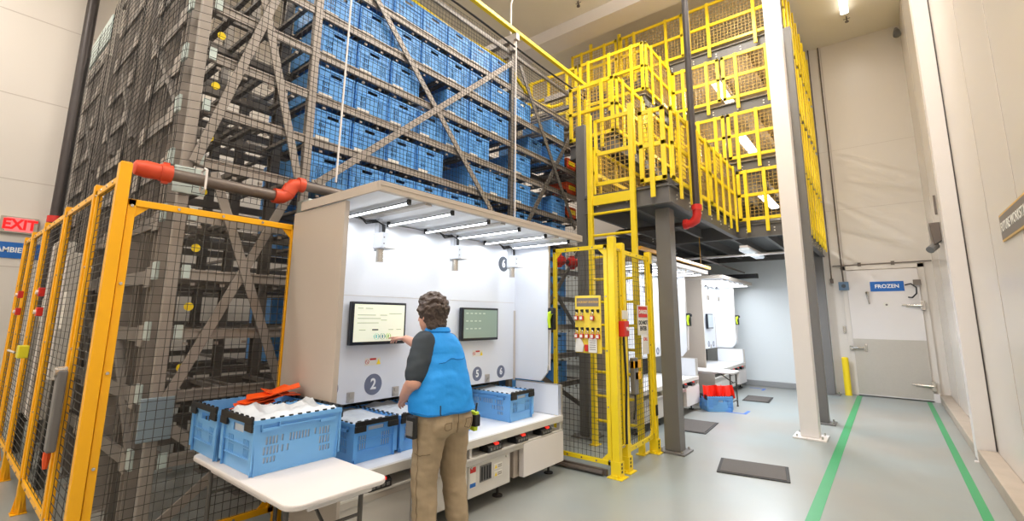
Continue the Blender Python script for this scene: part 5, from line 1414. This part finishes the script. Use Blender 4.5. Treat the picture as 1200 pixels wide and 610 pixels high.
# sewn seams: thin raised lines lying on the cloth
bpy.context.view_layer.update()
def seam(on, pts, m, name='seam', r=.0022, closed=False):
    out = []
    if closed: pts = pts + [pts[0]]
    fine = []
    for p, q in zip(pts[:-1], pts[1:]):
        n = max(2, int((q - p).length / .012))
        fine += [p.lerp(q, k / n) for k in range(n)]
    fine.append(pts[-1])
    for p in fine:
        ok, co_, nn, ix = on.closest_point_on_mesh(p)
        if ok: out.append(co_ + nn * .0012)
    if len(out) > 2: MB().tube(out, r, 5).build(name, m, person)
M['seam_k'] = mat('khaki stitching', rgb(118, 100, 76), .9)
M['seam_v'] = mat('blue stitching', rgb(14, 104, 178), .8)
tro, vst = bpy.data.objects['trousers'], bpy.data.objects['vest']
seam(tro, [W3(0, -.22, .93), W3(0, -.22, .82), W3(.01, -.16, .74)], M['seam_k'])
for sg in (-1, 1):
    c = sg * .105
    seam(tro, [W3(c - .055, -.24, .875), W3(c + .055, -.24, .875), W3(c + .055, -.24, .80), W3(c, -.24, .775), W3(c - .055, -.24, .80)], M['seam_k'], 'pocket_seam', closed=True)
    seam(tro, [W3(sg * .30, -.02, .90), W3(sg * .28, -.02, .60), W3(sg * .24, -.02, .30), W3(sg * .24, -.03, .12)], M['seam_k'])
seam(tro, [W3(-.30, .03, .66), W3(-.26, -.10, .65), W3(-.20, -.14, .645)], M['seam_k'], 'pocket_seam')
seam(vst, [W3(-.20, -.20, 1.285), W3(0, -.24, 1.30), W3(.20, -.18, 1.285)], M['seam_v'])
seam(vst, [W3(-.30, .05, .925), W3(-.22, -.20, .922), W3(0, -.25, .922), W3(.22, -.20, .922), W3(.30, .05, .925)], M['seam_v'])
seam(vst, [W3(-.19, -.24, .885), W3(-.19, -.22, .99)], M['sleeve'], 'hem_slit', .0042)
# shoes
for an, nm in ((ankL, 'l'), (ankR, 'r')):
    s = MB()
    limb(s, [an + Fd * -.035 + UP * (.052 - .09), an + Fd * .05 + UP * (.05 - .09), an + Fd * .14 + UP * (.042 - .09), an + Fd * .20 + UP * (.036 - .09)], [.046, .048, .044, .034], 16)
    limb(s, [an + Fd * -.03 + UP * (.06 - .09), an + Fd * -.02 + UP * .02], [.045, .046], 16)
    for i, v in enumerate(s.v):
        if v.z < .002: v.z = .002
    solid(s, 'shoe', M['shoe'], person, .008, 2)
# things worn on the belt
pouch = thing('belt_pouch', 'small black pouch on the belt of the person, next to the deck totes', 'pouch', tuple(W3(-.25, .0, .80)))
q = W3(-.262, -.01, .85)
MB().box(q.x - .04, q.x + .04, q.y - .028, q.y + .012, .77, .91).build('pouch_body', M['black'], pouch, bevel=.01)
MB().box(q.x - .03, q.x + .035, q.y - .034, q.y - .0285, .79, .88).build('pouch_flap', M['dgrey'], pouch, bevel=.004)
bscan = thing('belt_scanner', 'yellow green scanner clipped to the belt of the person in khaki trousers', 'hand scanner', tuple(W3(.255, -.05, .76)))
q = W3(.262, -.04, .80)
MB().prism([(q.x - .045, q.y - .02, .745), (q.x + .035, q.y - .02, .735), (q.x + .05, q.y - .02, .87), (q.x - .02, q.y - .02, .875)], (0, .04, 0)).build('scanner_body', M['hivis'], bscan, bevel=.008)
MB().box(q.x + .002, q.x + .052, q.y - .026, q.y + .026, .77, .85).build('keypad', M['black'], bscan, bevel=.004)
MB().tube([(q.x + .03, q.y, .87), (q.x + .04, q.y, .93)], .006, 6).build('antenna', M['black'], bscan)

# ------------------------------------------------------------------ camera, world, view
f, cx_, cy_ = 543.6881, 594.3352, 279.9252
yaw, pit, rol = -.6824, .1660, -.0105
fwd = Vector((math.sin(yaw) * math.cos(pit), math.cos(yaw) * math.cos(pit), math.sin(pit)))
rt = Vector((math.cos(yaw), -math.sin(yaw), 0)); dn = fwd.cross(rt)
rt2 = rt * math.cos(rol) + dn * math.sin(rol); dn2 = -rt * math.sin(rol) + dn * math.cos(rol)
cam = bpy.data.cameras.new('camera'); co = bpy.data.objects.new('camera', cam); COL.objects.link(co)
R = Matrix((rt2, -dn2, -fwd)).transposed()
co.matrix_world = Matrix.Translation((0, 0, 1.55)) @ R.to_4x4()
cam.sensor_fit = 'HORIZONTAL'; cam.sensor_width = 36; cam.lens = f / 1200 * 36
cam.shift_x = (600 - cx_) / 1200; cam.shift_y = (cy_ - 305) / 1200
cam.clip_start = .05; cam.clip_end = 100
SC.camera = co
w = bpy.data.worlds.new('world'); SC.world = w; w.use_nodes = True
w.node_tree.nodes['Background'].inputs['Color'].default_value = (1, .96, .9, 1)
w.node_tree.nodes['Background'].inputs['Strength'].default_value = .05
SC.view_settings.view_transform = 'Standard'; SC.view_settings.look = 'None'
SC.view_settings.exposure = -0.22; SC.view_settings.gamma = 1.0; SC.view_settings.use_curve_mapping = False
SC.cycles.max_bounces = 8; SC.cycles.diffuse_bounces = 4; SC.cycles.glossy_bounces = 3; SC.cycles.transparent_max_bounces = 8
SC.cycles.caustics_reflective = False; SC.cycles.caustics_refractive = False
SC.cycles.sample_clamp_indirect = 6.0
